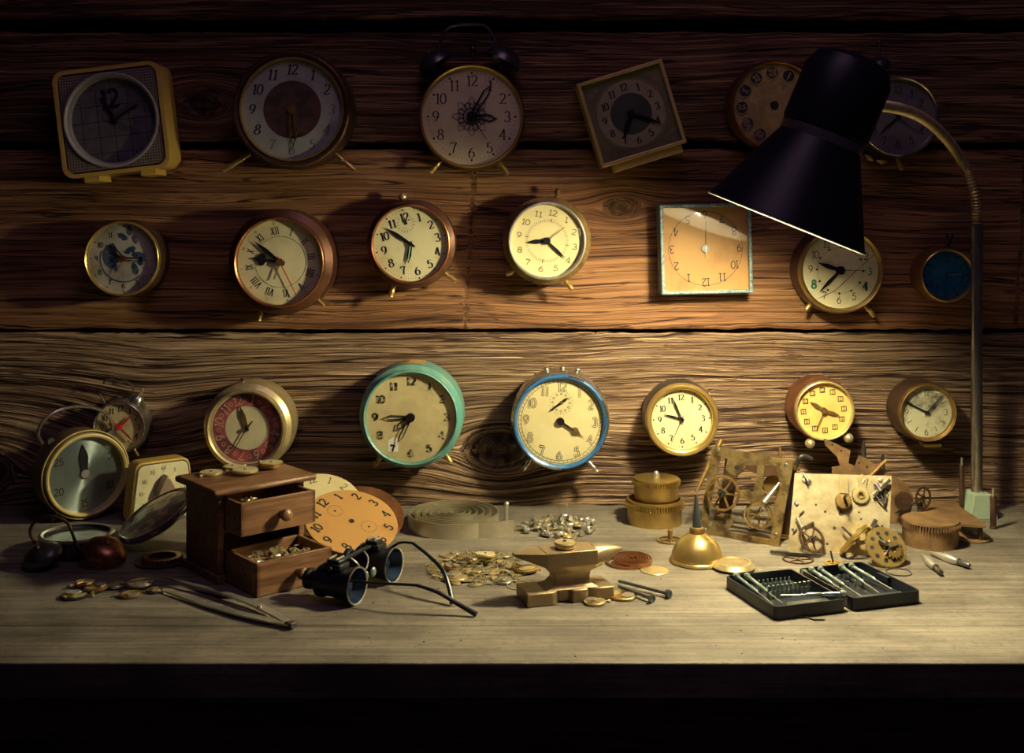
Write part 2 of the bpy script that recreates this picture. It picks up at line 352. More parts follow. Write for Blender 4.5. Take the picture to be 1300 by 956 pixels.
# ================================================================ setting
def grain_mat(name, ramp, fine=1., bump=.9, dist=.003, tint=.5, rough=.75, crack=.03, vs=(210., 55.), lines=1.):
    m, nt, b = new_mat(name); N = nt.nodes; L = nt.links
    at = N.new('ShaderNodeAttribute'); at.attribute_name = 'grain'
    sp = N.new('ShaderNodeSeparateXYZ'); L.new(at.outputs['Vector'], sp.inputs[0])
    def nz(su, sv, det, ro, off):
        mp = N.new('ShaderNodeMapping'); mp.inputs['Scale'].default_value = (su, sv, 1); mp.inputs['Location'].default_value = (off, off*1.7, off*.3)
        L.new(at.outputs['Vector'], mp.inputs[0])
        n = N.new('ShaderNodeTexNoise'); n.inputs['Scale'].default_value = 1; n.inputs['Detail'].default_value = det; n.inputs['Roughness'].default_value = ro
        L.new(mp.outputs[0], n.inputs['Vector']); return n.outputs['Fac']
    def mth(op, a, c=None, clamp=False):
        q = N.new('ShaderNodeMath'); q.operation = op; q.use_clamp = clamp
        for i, v in enumerate((a, c)):
            if v is None: continue
            if isinstance(v, (int, float)): q.inputs[i].default_value = v
            else: L.new(v, q.inputs[i])
        return q.outputs[0]
    def rng(v, a, c, lo=0., hi=1.):
        q = N.new('ShaderNodeMapRange'); q.interpolation_type = 'SMOOTHSTEP'; L.new(v, q.inputs[0])
        for i, w in enumerate((a, c, lo, hi)): q.inputs[i+1].default_value = w
        return q.outputs[0]
    f1 = nz(4.2, vs[0], 5, .6, 3.1); f2 = nz(1.0, vs[1], 4, .55, 9.7); f3 = nz(2.2, 11., 3, .5, 5.5); f4 = nz(4.5, vs[0]*.55, 3, .5, 21.)
    f5 = nz(9., vs[0]*3.6, 3, .6, 41.)
    rid = rng(f1, .38, .60); band = rng(f2, .38, .62); fin = rng(f5, .35, .62)
    cr = mth('ABSOLUTE', mth('SUBTRACT', f4, .5)); crk = rng(cr, crack*.25, crack)          # 0 in cracks
    gate = rng(f3, .42, .6); crk2 = mth('MAXIMUM', crk, gate)
    hgt = mth('MULTIPLY', mth('ADD', mth('ADD', mth('MULTIPLY', rid, .55*fine), mth('MULTIPLY', band, .35)), mth('MULTIPLY', fin, .22)), crk2)
    l1 = rng(mth('ABSOLUTE', mth('SUBTRACT', nz(2.4, vs[0]*.62, 1.5, .45, 61.), .5)), .004, .034*lines)
    l2 = rng(mth('ABSOLUTE', mth('SUBTRACT', nz(3.4, vs[0]*1.35, 1.5, .45, 83.), .5)), .0, .030*lines, .35, 1.)
    ln = mth('MULTIPLY', l1, l2)
    hgt = mth('MULTIPLY', hgt, mth('ADD', mth('MULTIPLY', ln, .75), .25))
    val = mth('ADD', mth('MULTIPLY', hgt, .62), mth('MULTIPLY', f3, .4))
    r = N.new('ShaderNodeValToRGB'); els = r.color_ramp.elements
    els[0].position = ramp[0][0]; els[0].color = (*ramp[0][1], 1); els[1].position = ramp[-1][0]; els[1].color = (*ramp[-1][1], 1)
    for p_, c in ramp[1:-1]:
        e = els.new(p_); e.color = (*c, 1)
    L.new(val, r.inputs[0])
    kn = N.new('ShaderNodeMix'); kn.data_type = 'RGBA'; L.new(sp.outputs[2], kn.inputs[0]); L.new(r.outputs[0], kn.inputs[6]); kn.inputs[7].default_value = (.035, .016, .009, 1)
    dk = N.new('ShaderNodeMix'); dk.data_type = 'RGBA'; L.new(ln, dk.inputs[0]); dk.inputs[6].default_value = (.030, .013, .009, 1); L.new(kn.outputs[2], dk.inputs[7])
    L.new(dk.outputs[2], b.inputs['Base Color']); b.inputs['Roughness'].default_value = rough; b.inputs['Specular IOR Level'].default_value = .3
    bp = N.new('ShaderNodeBump'); bp.inputs['Strength'].default_value = bump; bp.inputs['Distance'].default_value = dist
    L.new(hgt, bp.inputs['Height']); L.new(bp.outputs[0], b.inputs['Normal'])
    return m
def board(name, m, x0, x1, z0, z1, knots, seed, parent=None, nx=520, nz_=70, wav=1., relief=.0016, y0=0., th=.025, flow=(), stripes=(), crev=.0022, fq=78.):
    vs = []; fs = []; gr = []
    for j in range(nz_+1):
        for i in range(nx+1):
            x = x0+(x1-x0)*i/nx; t = j/nz_; z = z0+(z1-z0)*t
            e = 0
            if t < .03: e = .0025*noise.noise((x*14, seed, 0))+.0012*noise.noise((x*60, seed, 3))
            if t > .97: e = .0025*noise.noise((x*14, seed+9, 0))+.0012*noise.noise((x*60, seed+9, 3))
            v = z + wav*(.012*noise.noise((x*2.2, z*3, seed))+.004*noise.noise((x*7, z*12, seed+4)))
            u = x; km = 0.
            for (kx, kz, rx, rz, s) in knots:
                dx = (x-kx)/rx; dz = (z-kz)/rz; rr = dx*dx+dz*dz
                if rr < 1:
                    v = kz + rz*(.35-1.6*math.sqrt(rr)*1.)*.8 + .003*noise.noise((x*60, z*60, seed)); u = kx + math.atan2(dz, dx)*.02
                    km = max(km, min(1, (1-rr)*1.5)*(.75+.5*noise.noise((x*90, z*90, 5))))
                else:
                    v -= s*(z-kz)*math.exp(-(rr-1)*.28)/ (1+.15*(rr-1)) * .9
            for (fx, fz, w, h_, a) in flow:
                v += a*math.exp(-((x-fx)/w)**2-((z-fz)/h_)**2)
            n1 = noise.noise((x*4.5+seed, v*fq, seed)); n2 = noise.noise((x*9, v*fq*2.1, seed+7)); g1 = noise.noise((x*1.6, v*14, seed+5))
            dp = relief*(.8*n2+.7*noise.noise((x*3, v*60, seed+2)))
            dp += crev*max(0., 1-abs(n1)*4.2)*max(0., min(1., .62+1.6*g1)) + crev*.45*max(0., 1-abs(n2)*3.5)
            if t < .04 or t > .96: dp += .004*(1-min(t, 1-t)/.04)**2
            if km > 0: dp += km*.004
            for sx in stripes:
                q = abs(x-sx-(z-z0)*.06-.002*noise.noise((sx, z*20, 1)))
                if q < .004: km = max(km, .55*(1-q/.004)); dp += .0012*(1-q/.004)
            vs.append((x, y0+dp, z+e)); gr.append((u, v, km))
    for j in range(nz_):
        for i in range(nx):
            a = j*(nx+1)+i; fs.append((a, a+1, a+nx+2, a+nx+1))
    n0 = len(vs)
    # back and edges
    top = [nz_*(nx+1)+i for i in range(nx+1)]; bot = list(range(nx+1))
    for L_ in (bot, top):
        for i in L_: x, y, z = vs[i]; vs.append((x, y0+th, z)); gr.append(gr[i])
    for i in range(nx):
        fs.append((n0+i, n0+i+1, i+1, i)); b2 = n0+nx+1; fs.append((top[i], top[i+1], b2+i+1, b2+i))
    me = bpy.data.meshes.new(name); me.from_pydata(vs, [], fs); me.materials.append(m)
    at = me.attributes.new('grain', 'FLOAT_VECTOR', 'POINT'); at.data.foreach_set('vector', [c for g in gr for c in g])
    me.polygons.foreach_set('use_smooth', [True]*len(me.polygons)); me.update()
    o = bpy.data.objects.new(name, me); COL.objects.link(o)
    if parent: o.parent = parent
    return o
def wz(py): return H-(py-YH)/1000.
def wx(px): return (px-CX)/1000.
wall = MB().box((0, .045, -.05), (2.3, .03, 1.56)).build('wall_back', mat('wall_batten_dark', (.02, .012, .01), .9)); tag(wall, kind='structure')
dark_r = [(.12, (.035, .016, .010)), (.42, (.15, .075, .038)), (.66, (.30, .165, .085)), (.95, (.46, .29, .16))]
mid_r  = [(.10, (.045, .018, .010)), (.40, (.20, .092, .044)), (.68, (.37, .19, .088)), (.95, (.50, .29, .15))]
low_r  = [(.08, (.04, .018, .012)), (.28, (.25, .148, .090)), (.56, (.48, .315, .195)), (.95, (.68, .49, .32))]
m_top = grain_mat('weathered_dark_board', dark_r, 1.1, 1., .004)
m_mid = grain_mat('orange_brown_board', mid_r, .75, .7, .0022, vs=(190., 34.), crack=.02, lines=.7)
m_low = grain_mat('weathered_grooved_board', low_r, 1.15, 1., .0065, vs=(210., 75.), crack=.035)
XA, XB = -1.1, 1.1
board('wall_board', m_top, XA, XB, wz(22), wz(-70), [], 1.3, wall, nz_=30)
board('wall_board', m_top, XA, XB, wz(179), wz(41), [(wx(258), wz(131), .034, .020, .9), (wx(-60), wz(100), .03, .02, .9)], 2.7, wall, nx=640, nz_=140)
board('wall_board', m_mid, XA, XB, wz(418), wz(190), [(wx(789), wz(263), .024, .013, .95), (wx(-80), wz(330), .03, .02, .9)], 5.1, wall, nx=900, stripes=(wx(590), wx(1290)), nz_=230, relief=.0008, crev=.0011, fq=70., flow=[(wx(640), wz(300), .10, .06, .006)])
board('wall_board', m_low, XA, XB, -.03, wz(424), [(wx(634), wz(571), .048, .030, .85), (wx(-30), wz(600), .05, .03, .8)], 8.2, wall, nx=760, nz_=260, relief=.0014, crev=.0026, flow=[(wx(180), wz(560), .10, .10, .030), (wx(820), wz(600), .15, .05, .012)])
# floor far below the bench, and the bench itself
fl = MB().box((0, -1.0, -.84), (2.3, 2.1, .02)).build('floor', mat('dark_floor', (.05, .04, .035), .8)); tag(fl, kind='structure')
def desk_mat():
    m, nt, b = new_mat('worn_bench_wood'); N = nt.nodes; L = nt.links
    tc = N.new('ShaderNodeTexCoord')
    def nz(sc, det, ro, dst=0.):
        mp = N.new('ShaderNodeMapping'); mp.inputs['Scale'].default_value = sc; L.new(tc.outputs['Object'], mp.inputs[0])
        n = N.new('ShaderNodeTexNoise'); n.inputs['Scale'].default_value = 1; n.inputs['Detail'].default_value = det; n.inputs['Roughness'].default_value = ro; n.inputs['Distortion'].default_value = dst
        L.new(mp.outputs[0], n.inputs[0]); return n.outputs[0]
    a = nz((5, 130, 130), 7, .65, .5); c = nz((9, 14, 9), 5, .6); d = nz((160, 160, 160), 3, .5)
    r = N.new('ShaderNodeValToRGB'); e = r.color_ramp.elements; e[0].position = .30; e[0].color = (.115, .10, .082, 1); e[1].position = .68; e[1].color = (.315, .285, .225, 1)
    L.new(a, r.inputs[0])
    r2 = N.new('ShaderNodeValToRGB'); e = r2.color_ramp.elements; e[0].position = .33; e[0].color = (.34, .32, .32, 1); e[1].position = .62; e[1].color = (1, 1, 1, 1)
    L.new(c, r2.inputs[0])
    r3 = N.new('ShaderNodeValToRGB'); e = r3.color_ramp.elements; e[0].position = .30; e[0].color = (.6, .56, .5, 1); e[1].position = .48; e[1].color = (1, 1, 1, 1)
    L.new(d, r3.inputs[0])
    m1 = N.new('ShaderNodeMix'); m1.data_type = 'RGBA'; m1.blend_type = 'MULTIPLY'; m1.inputs[0].default_value = .8; L.new(r.outputs[0], m1.inputs[6]); L.new(r2.outputs[0], m1.inputs[7])
    m2 = N.new('ShaderNodeMix'); m2.data_type = 'RGBA'; m2.blend_type = 'MULTIPLY'; m2.inputs[0].default_value = .6; L.new(m1.outputs[2], m2.inputs[6]); L.new(r3.outputs[0], m2.inputs[7])
    L.new(m2.outputs[2], b.inputs['Base Color']); b.inputs['Roughness'].default_value = .62; b.inputs['Specular IOR Level'].default_value = .35
    bp = N.new('ShaderNodeBump'); bp.inputs['Strength'].default_value = .35; bp.inputs['Distance'].default_value = .0012; L.new(a, bp.inputs['Height']); L.new(bp.outputs[0], b.inputs['Normal'])
    return m
dm = desk_mat()
YF = G(0, 842).y
bench = empty('workbench', T3(0, 0, -.84), 'long worn grey-brown wooden workbench carrying the tools and clock parts', 'workbench')
def bpart(mb, n, m, bv=.0015):
    o = mb.build(n, m, bench, bevel=bv); return o
seam = G(600, 794).y
bpart(MB().box((0, (seam+.0004)/2-.0015, .82+.005), (2.2, -seam-.0015, .03)), 'bench_top_board', dm)
bpart(MB().box((0, (YF+seam)/2-.0004, .825), (2.2, seam-YF-.0008, .03)), 'bench_top_board', dm)
bpart(MB().box((0, YF+.05, .74), (2.1, .025, .14)), 'apron', 'walnut')
for x in (-1.02, 1.02):
    for y in (YF+.07, -.06): bpart(MB().box((x, y, .405), (.07, .07, .81)), 'leg', 'walnut')
# ================================================================ wall clocks
# --- A box clock
def round_rect(w, h, r, n=6):
    o = []
    for cx, cy, a in ((w/2-r, h/2-r, 0), (-w/2+r, h/2-r, 90), (-w/2+r, -h/2+r, 180), (w/2-r, -h/2+r, 270)):
        o += arc(cx, cy, r, r, a, a+90, n)
    return o
def frame_mb(outer, inner, z0, z1):
    mb = MB(); n = len(outer)
    vs = [(x, y, z) for z in (z0, z1) for x, y in outer]+[(x, y, z) for z in (z0, z1) for x, y in inner]
    fs = []
    for k in range(n):
        q = (k+1) % n
        fs += [(k, q, n+q, n+k), (2*n+q, 2*n+k, 3*n+k, 3*n+q), (n+k, n+q, 3*n+q, 3*n+k), (q, k, 2*n+k, 2*n+q)]
    return mb.add(vs, fs)
def clockA():
    d = .05; c = P(141, 152, -d); s = (D-d)/F; W = 137*s
    M4 = T3(c.x, -.0005, c.z) @ RY(-6.8) @ RF; inv = M4.inverted()
    r = empty('box_clock', M4, 'square yellow plastic clock with woven grey front and round dark dial, top left', 'clock', 'old clocks hung on the plank wall')
    frame_mb(round_rect(W, W, .014), round_rect(W*.93, W*.93, .011), 0, d).build('case', 'yellow', r) if False else frame_mb(round_rect(W, W, .014), round_rect(W*.93, W*.93, .011), 0, d).build('case', 'yellow_p', r)
    R = 60*s; nn = 64; per = []
    for q_ in range(nn):
        a_ = 2*PI*(q_+.5)/nn; ca, sa = math.cos(a_), math.sin(a_); m_ = W*.47/max(abs(ca), abs(sa)); per.append((ca*m_, sa*m_))
    cor = W*.47-.003
    per = [(max(-W*.47, min(W*.47, x)), max(-W*.47, min(W*.47, y))) for x, y in per]
    per = [(x*(1-.035 if abs(x) > cor and abs(y) > cor else 1), y*(1-.035 if abs(x) > cor and abs(y) > cor else 1)) for x, y in per]
    g = frame_mb(per, [(R*math.cos(2*PI*(q_+.5)/nn), R*math.sin(2*PI*(q_+.5)/nn)) for q_ in range(nn)], d-.010, d-.003)
    k = W*.44; n = 34
    g.build('front_panel', mat('grille_ground', (.07, .06, .06), .8), r)
    b = MB()
    for i in range(n+1):
        t = -k+2*k*i/n
        h0 = math.sqrt(max(R*R-t*t, 0)) if abs(t) < R else 0
        for s_ in (-1, 1):
            m_ = (h0+k)/2; l_ = k-h0
            b.box((t, s_*m_, d-.0026), (.0014, l_, .0016)); b.box((s_*m_, t, d-.0022), (l_, .0014, .0016))
    b.build('grille', mat('woven_grille', (.27, .21, .18), .6), r)
    R = 60*s
    MB().lathe([(R, d-.004), (R*1.01, d+.001), (R*.98, d+.0015), (R*.93, d-.001), (R*.9, d-.011)], 64).build('bezel', mat('grey_bezel', (.42, .42, .38), .4), r)
    dl = MB().cyl(R*.92, d-.0125, d-.011, 64).build('dial', 'd_dark', r)
    z = d-.0107; Rd = R*.9; nb = MB()
    for t in (-.75, -.37, 0, .37, .75):
        q = math.sqrt(1-t*t)*Rd; nb.ribbon([(t*Rd, -q), (t*Rd, q)], .0006, z); nb.ribbon([(-q, t*Rd), (q, t*Rd)], .0006, z)
    text(nb, '12', -.06*Rd, .52*Rd, Rd*.42, w=.20, z=z+.0001, wid=.95)
    ticks(nb, Rd, .9, .96, 12, .02, z)
    nb.build('numerals', 'ink', dl)
    for i, (dx, dy, kk, w, nm) in enumerate([(-.28, -.55, 'baton', .10, 'hour_hand'), (.56, -.38, 'baton', .06, 'minute_hand'), (.62, .27, 'thin', .03, 'second_hand')]):
        hand_mesh(kk, math.hypot(dx, dy)*Rd, w*Rd, z+.001+.0008*i, math.degrees(math.atan2(dx, -dy))+6.8).build(nm, 'ink_s', r)
    MB().cyl(Rd*.07, z, z+.004, 12).build('hub', 'ink_s', r)
    MB().lathe([(R*.93, d-.0008), (R*.7, d+.003), (R*.35, d+.0055), (.0001, d+.0065)], 48).build('glass', 'glass', r)
    for px, py in ((115, 227.5), (187, 219)):
        a = inv @ P(px, py, -d)
        MB().box((a.x, -W/2-.003, d*.5), (.020, .008, d*.82)).build('foot', 'yellow_p', r, bevel=.001)
clockA()
# --- B
def drawB(mb, R, z):
    numerals(mb, R, .80, .20, z=z, w=.07, thick=.17, slant=.18, only=(12, 1, 2, 8, 9, 10, 11))
    circle2(mb, R, R*.012, z)
def exB(root, R, Rd, d, zd, inv):
    MB().lathe([(Rd*1.045, d-.001), (Rd*1.03, d+.0016), (Rd*1.0, d+.0012), (Rd*.985, d-.004)], 72).build('inner_rim', 'gold', root)
    MB().cyl(Rd*.575, zd-.0003, zd+.0004, 56).build('dial_centre', 'd_brownc', root)
    nb = MB(); numerals(nb, Rd, .80, .19, z=zd+.0003, w=.06, thick=.14, slant=.18, only=(3, 4, 5, 6, 7)); nb.build('numerals', mat('faint_ink', (.16, .17, .15), .6), root)
    b = MB()
    for k in range(60):
        a = 150+k*4.0; x, y = pol(R*.955, a); b.ball((x, y, d+.0002), .0016, None, 0, 6)
    b.build('beaded_edge', 'bronze', root)
clock('round_clock', 'large dark bronze clock with white numeral ring and dark brown centre in the top row', 370, 138.5, 75.5, .052, 0, case='bronze', bezel='bronze', caseR=1.01, bw=.155, recess=.006,
      dial=dialm('blue_white_dial', (.50, .54, .45), (.22, .24, .24), 20, .6, .55), draw=drawB, extra=exB,
      hands=[(.05, .62, 'skel', .16, 'brass_old', 'hour_hand'), (.03, .80, 'skel', .10, 'brass_old', 'minute_hand')], hubm='brass_old', hubr=.09,
      feet=[(309, 201, 284, 217), (430, 199, 450, 216)], footr=.0035)
# outer dark collar of B
# --- C twin bell
def drawC(mb, R, z):
    numerals(mb, R, .73, .215, z=z, w=.05, thick=.13)
    for i in range(60):
        a = 6*i
        if i % 5: mb.ribbon([pol(R*.86, a), pol(R*.90, a)], R*.008, z)
        else: mb.ribbon([pol(R*.865, a), pol(R*.91, a)], R*.04, z)
def exC(root, R, Rd, d, zd, inv):
    o = MB(); z = zd+.0003
    for k in range(16):
        T = RZ(k*22.5); L = Rd*(.40 if k % 2 == 0 else .30); s = Rd*.17
        pts = [(s*math.sin(PI*t/10)*.38, s+(L-s)*t/10) for t in range(11)]; pts += [(-x, y) for x, y in pts[::-1]]
        o.ribbon(pts, Rd*.011, z, None, True, T)
        o.ribbon([(x+Rd*.03, y) for x, y in arc(0, Rd*.2, Rd*.06, Rd*.09, 0, 330)], Rd*.009, z, None, False, T)
    circle2(o, Rd*.17, Rd*.02, z); o.build('ornament', 'ink', root)
    for nm, px, py, rot in (('l', 551, 78, 38), ('r', 641, 73, -40)):
        a = inv @ P(px, py, -d*.5); v = Vector((a.x, a.y, 0)).normalized()
        q = v.to_track_quat('Z', 'Y').to_matrix().to_4x4()
        T = T3(a.x, a.y, d*.5) @ q; rb = .0235
        bl = MB().lathe([(.0001, .012), (rb*.35, .0112), (rb*.7, .0075), (rb*.95, .001), (rb, -.006), (rb*.93, -.006), (rb*.85, .0), (.0001, .009)], 32, T)
        bl.ball((0, 0, .013), .003, T); bl.cyl(.002, -.016, .0, 10, T); bl.build('bell', 'steel_d', root)
    hp = [inv @ P(x, y, -d*.5) for x, y in ((557, 76), (558, 56), (563, 42), (571, 34), (583, 31.5), (600, 31), (614, 32), (621, 37), (627, 47), (632, 60), (636, 74))]
    MB().tube(hp, .0022, 10).build('handle', 'steel_d', root)
    hm = [inv @ P(600, 78, -d*.5), inv @ P(600, 62, -d*.5)]
    MB().tube(hm, .0015, 8).ball(tuple(hm[1]), .004).build('hammer', 'steel_d', root)
clock('twin_bell_alarm_clock', 'gold-rimmed twin bell alarm clock with flower-patterned dial centre, two dark bells on top', 598.5, 147.5, 66, .05, 0, case='bronze', bezel='gold', caseR=1.03, bw=.05,
      dial=dialm('ivory_dial', (.74, .66, .42), (.52, .40, .26), 14, .6), draw=drawC, extra=exC,
      hands=[(.55, .05, 'skel', .10, 'ink_s', 'hour_hand'), (.43, -.70, 'skel', .10, 'ink_s', 'minute_hand'), (.30, .46, 'thin', .04, 'ink_s', 'alarm_hand')], hubr=.10,
      feet=[(557, 207, 547, 219), (634, 207, 645, 221)])
# --- D square gilt clock
def scroll(mb, x, y, s, T, w, z):
    for (cx, cy, sg) in ((.5, .3, 1), (-.4, .2, -1), (0, -.5, 1)):
        pts = [(x+s*(cx+sg*(.05+.38*t/14)*math.cos(t*.55)), y+s*(cy+(.05+.38*t/14)*math.sin(t*.55))) for t in range(15)]
        mb.ribbon(pts, w, z, None, False, T)
def square_clock(name, label, corners, d, frame_m, dial_m, fw, pedestal=None):
    c = P(sum(p[0] for p in corners)/4, sum(p[1] for p in corners)/4, -d); s = (D-d)/F
    W = (math.dist(corners[0], corners[1])+math.dist(corners[2], corners[3]))/2*s; Hh = (math.dist(corners[1], corners[2])+math.dist(corners[3], corners[0]))/2*s
    ang = math.degrees(math.atan2(corners[1][1]-corners[0][1], corners[1][0]-corners[0][0]))
    M4 = T3(c.x, -.0005, c.z) @ RY(ang) @ RF
    r = empty(name, M4, label, 'clock', 'old clocks hung on the plank wall')
    def rc(w, h): return [(w/2, h/2), (-w/2, h/2), (-w/2, -h/2), (w/2, -h/2)]
    frame_mb(rc(W, Hh), rc(W-2*fw, Hh-2*fw), 0, d).build('case', frame_m, r, bevel=.0012)
    dl = MB().box((0, 0, d*.5-.004), (W-2*fw+.0005, Hh-2*fw+.0005, d-.008)).build('dial', dial_m, r)
    return r, dl, W, Hh, d-.008, ang, M4.inverted()
r, dl, W, Hh, zd, ang, inv = square_clock('square_gilt_clock', 'tilted square gilt clock with olive dial and scrolled corners in the top row', [(732, 106.5), (841, 73.5), (871.5, 181), (764, 213.5)], .045, 'gilt', 'd_olive', .0045)
MB().ring(W*.235, W*.385, zd, zd+.0004, 64).build('numeral_ring', 'd_tan', r)
MB().cyl(W*.236, zd, zd+.0005, 64).build('dial_centre', 'd_green', r)
nb = MB(); numerals(nb, W*.385, .80, .21, z=zd+.0006, w=.09, thick=.2); nb.build('numerals', 'ink', r)
ob = MB()
for k in range(4):
    T = RZ(90*k); scroll(ob, W*.36, W*.36, W*.085, T, .0007, zd+.0003); ob.ribbon([(x, y) for x, y in arc(0, 0, W*.40, W*.40, 20, 70)], .0007, zd+.0003, None, False, T)
ob.build('scroll_ornament', mat('ornament_line', (.36, .33, .18), .5), r)
for i, (dx, dy, kk, w, nm, L) in enumerate([(-40, 130, 'point', .006, 'hour_hand', .30), (165, 55, 'point', .004, 'minute_hand', .37)]):
    hand_mesh(kk, W*L, w, zd+.002+.001*i, math.degrees(math.atan2(dx, -dy))-ang).build(nm, 'ink_s', r)
MB().cyl(.004, zd, zd+.005, 16).build('hub', 'ink_s', r)
MB().box((.004, -Hh/2-.005, .022), (.088, .0098, .034)).build('pedestal', 'gilt', r, bevel=.0008)
MB().box((0, 0, .040), (W-.0095, Hh-.0095, .0012)).build('glass', 'glass', r)
# --- E cartouche dial clock
def drawE(mb, R, z): pass
def exE(root, R, Rd, d, zd, inv):
    for i in range(12):
        x, y = pol(Rd*.78, 30*(i+1)); a = -30*(i+1)
        ct = MB().cyl(Rd*.155, zd, zd+.0010, 24, T3(x, y, 0)).build('cartouche', mat('cartouche_ground', (.03, .028, .03), .4) if i == 0 else 'cg', root) if False else None
        mb = MB().cyl(Rd*.15, zd, zd+.0008, 24, T3(x, y, 0)); mb.ring(Rd*.14, Rd*.165, zd, zd+.0014, 24, T3(x, y, 0), 1)
        tt = MB(); text(mb, ROM[i], x, y, Rd*.17, ang=a, w=.10, thick=.2, z=zd+.0011, wid=.8, mi=1)
        mb.build('cartouche', [M['cgr'], M['brass_l']], root)
    ob = MB()
    for k in range(12):
        T = RZ(30*k); scroll(ob, 0, Rd*.5, Rd*.10, T, .0007, zd+.0003)
        ob.ribbon([pol(Rd*.93, 12+30*k), pol(Rd*.86, 15+30*k), pol(Rd*.93, 18+30*k)], .0006, zd+.0003)
    ob.build('embossed_scrolls', 'brass_l', root)
    MB().cyl(Rd*.10, zd, zd+.0012, 20).build('centre_hole', 'ink', root)
M['cgr'] = mat('cartouche_ground', (.03, .028, .03), .4)
clock('round_clock', 'copper-cased clock with gilt dial of round Roman cartouches, partly behind the lamp head', 984.5, 133, 56, .045, -4, case='copbrown', bezel='copper', caseR=1.03, bw=.05, dial='d_gold', glass=False, extra=exE)
# --- F bell clock top right
def exF(root, R, Rd, d, zd, inv):
    a = inv @ P(1116, 84, -d*.5)
    T = T3(a.x, a.y, d*.5) @ RX(-90)
    MB().lathe([(.0001, .012), (.007, .011), (.013, .005), (.014, -.003), (.012, -.003), (.0001, .007)], 24, T).cyl(.0018, .01, .028, 8, T).ball((0, 0, .03), .003, T).cyl(.002, -.02, 0, 8, T).build('bell', 'steel_d', root)
    for (x1, y1, x2, y2) in ((1098, 196, 1108, 204), (1113, 204, 1126, 206)):
        MB().tube([inv @ P(x1, y1, -d*.8), inv @ P((x1+x2)/2, (y1+y2)/2+1, -d*.8), inv @ P(x2, y2, -d*.8)], [.001, .003, .001], 8).build('foot_ornament', 'gold', root)
clock('round_clock', 'dark-dialled chrome clock with a small bell on top, behind the lamp gooseneck', 1142, 148, 51, .045, 0, case='steel_d', bezel='chrome', caseR=1.03, bw=.06, dial='d_dark',
      num=dict(fr=.72, h=.2, w=.08, thick=.16, skip=(10, 11)), hands=[(-.5, .46, 'point', .05, 'ink_s', 'hour_hand'), (.55, .46, 'thin', .04, 'steel_d', 'minute_hand'), (.1, -.2, 'thin', .03, 'red', 'alarm_hand')],
      feet=[(1140, 203, 1145, 216)], extra=exF)
# --- G picture-dial clock
def exG(root, R, Rd, d, zd, inv):
    z = zd+.0004; mb = MB(); cx, cy = .01*Rd, 0
    mb.ribbon([(x, y) for x, y in arc(cx, cy, Rd*.66, Rd*.66, -45, -200, 30)], Rd*.03, z)
    mb.prism([(x, y) for x, y in arc(-Rd*.28, Rd*.08, Rd*.30, Rd*.36, 90, 270)]+[(-Rd*.14, -.1*Rd), (-Rd*.2, .3*Rd)], z-.0003, z)
    for (x, y, s, a) in ((.35, -.30, .2, 20), (.45, .1, .22, 80), (-.22, -.25, .14, 200), (.2, .25, .2, 120), (.5, -.08, .16, 0), (0, .62, .18, 60), (.18, .78, .16, 10), (.32, .55, .15, 200)):
        T = T3(x*Rd, y*Rd, 0) @ RZ(a); s *= Rd
        mb.prism([(0, s), (-s*.45, s*.5), (-s*.3, s*.1), (-s*.6, -s*.2), (-s*.15, -s*.8), (s*.25, -s*.6), (s*.4, 0), (s*.3, s*.6)], z-.0003, z+.0001, T)
    mb.build('dial_picture', 'knot_blue', root)
clock('round_clock', 'small gold-rimmed clock with blue leafy picture on the dial, left in the middle row', 154.5, 328.5, 48, .045, 0, case='bronze', bezel='gold', caseR=1.03, bw=.06,
      dial='d_stain2' if False else 'd_grey', num=dict(fr=.77, h=.145, w=.08, thick=.16, only=(5, 6, 7, 8, 9, 10, 11)), draw=lambda m, R, z: ticks(m, R, .9, .93, 60, .008, z, 5, .03), extra=exG,
      hands=[(-.42, -.40, 'skel', .11, 'ink_s', 'hour_hand'), (.72, .05, 'skel', .08, 'ink_s', 'minute_hand'), (-.18, .42, 'thin', .05, 'red', 'second_hand')], hubm='copper', hubr=.09)
# --- H deep copper clock with roman numerals
def drawH(mb, R, z):
    numerals(mb, R, .74, .17, ROM, True, z, w=.05, thick=.12, wid=.8)
    numerals(mb, R, .92, .06, ARAB, True, z, w=.1)
    circle2(mb, R*.60, R*.008, z)
clock('round_clock', 'deep copper-brown clock with radial Roman numerals and red second hand', 354, 333, 58, .062, -10.5, case='copbrown', bezel='copper', caseR=1.17, bw=.06, recess=.010,
      dial='d_cream', draw=drawH, hands=[(-.72, -.10, 'spade', .16, 'ink_s', 'hour_hand'), (-.62, -.50, 'point', .08, 'ink_s', 'minute_hand'), (-.14, .40, 'baton', .04, 'steel', 'alarm_hand'), (.40, .80, 'thin', .05, 'red', 'second_hand')], hubm='brass', hubr=.09,
      feet=[(333, 389, 329, 407), (393, 370, 411, 388)], footr=.0028)
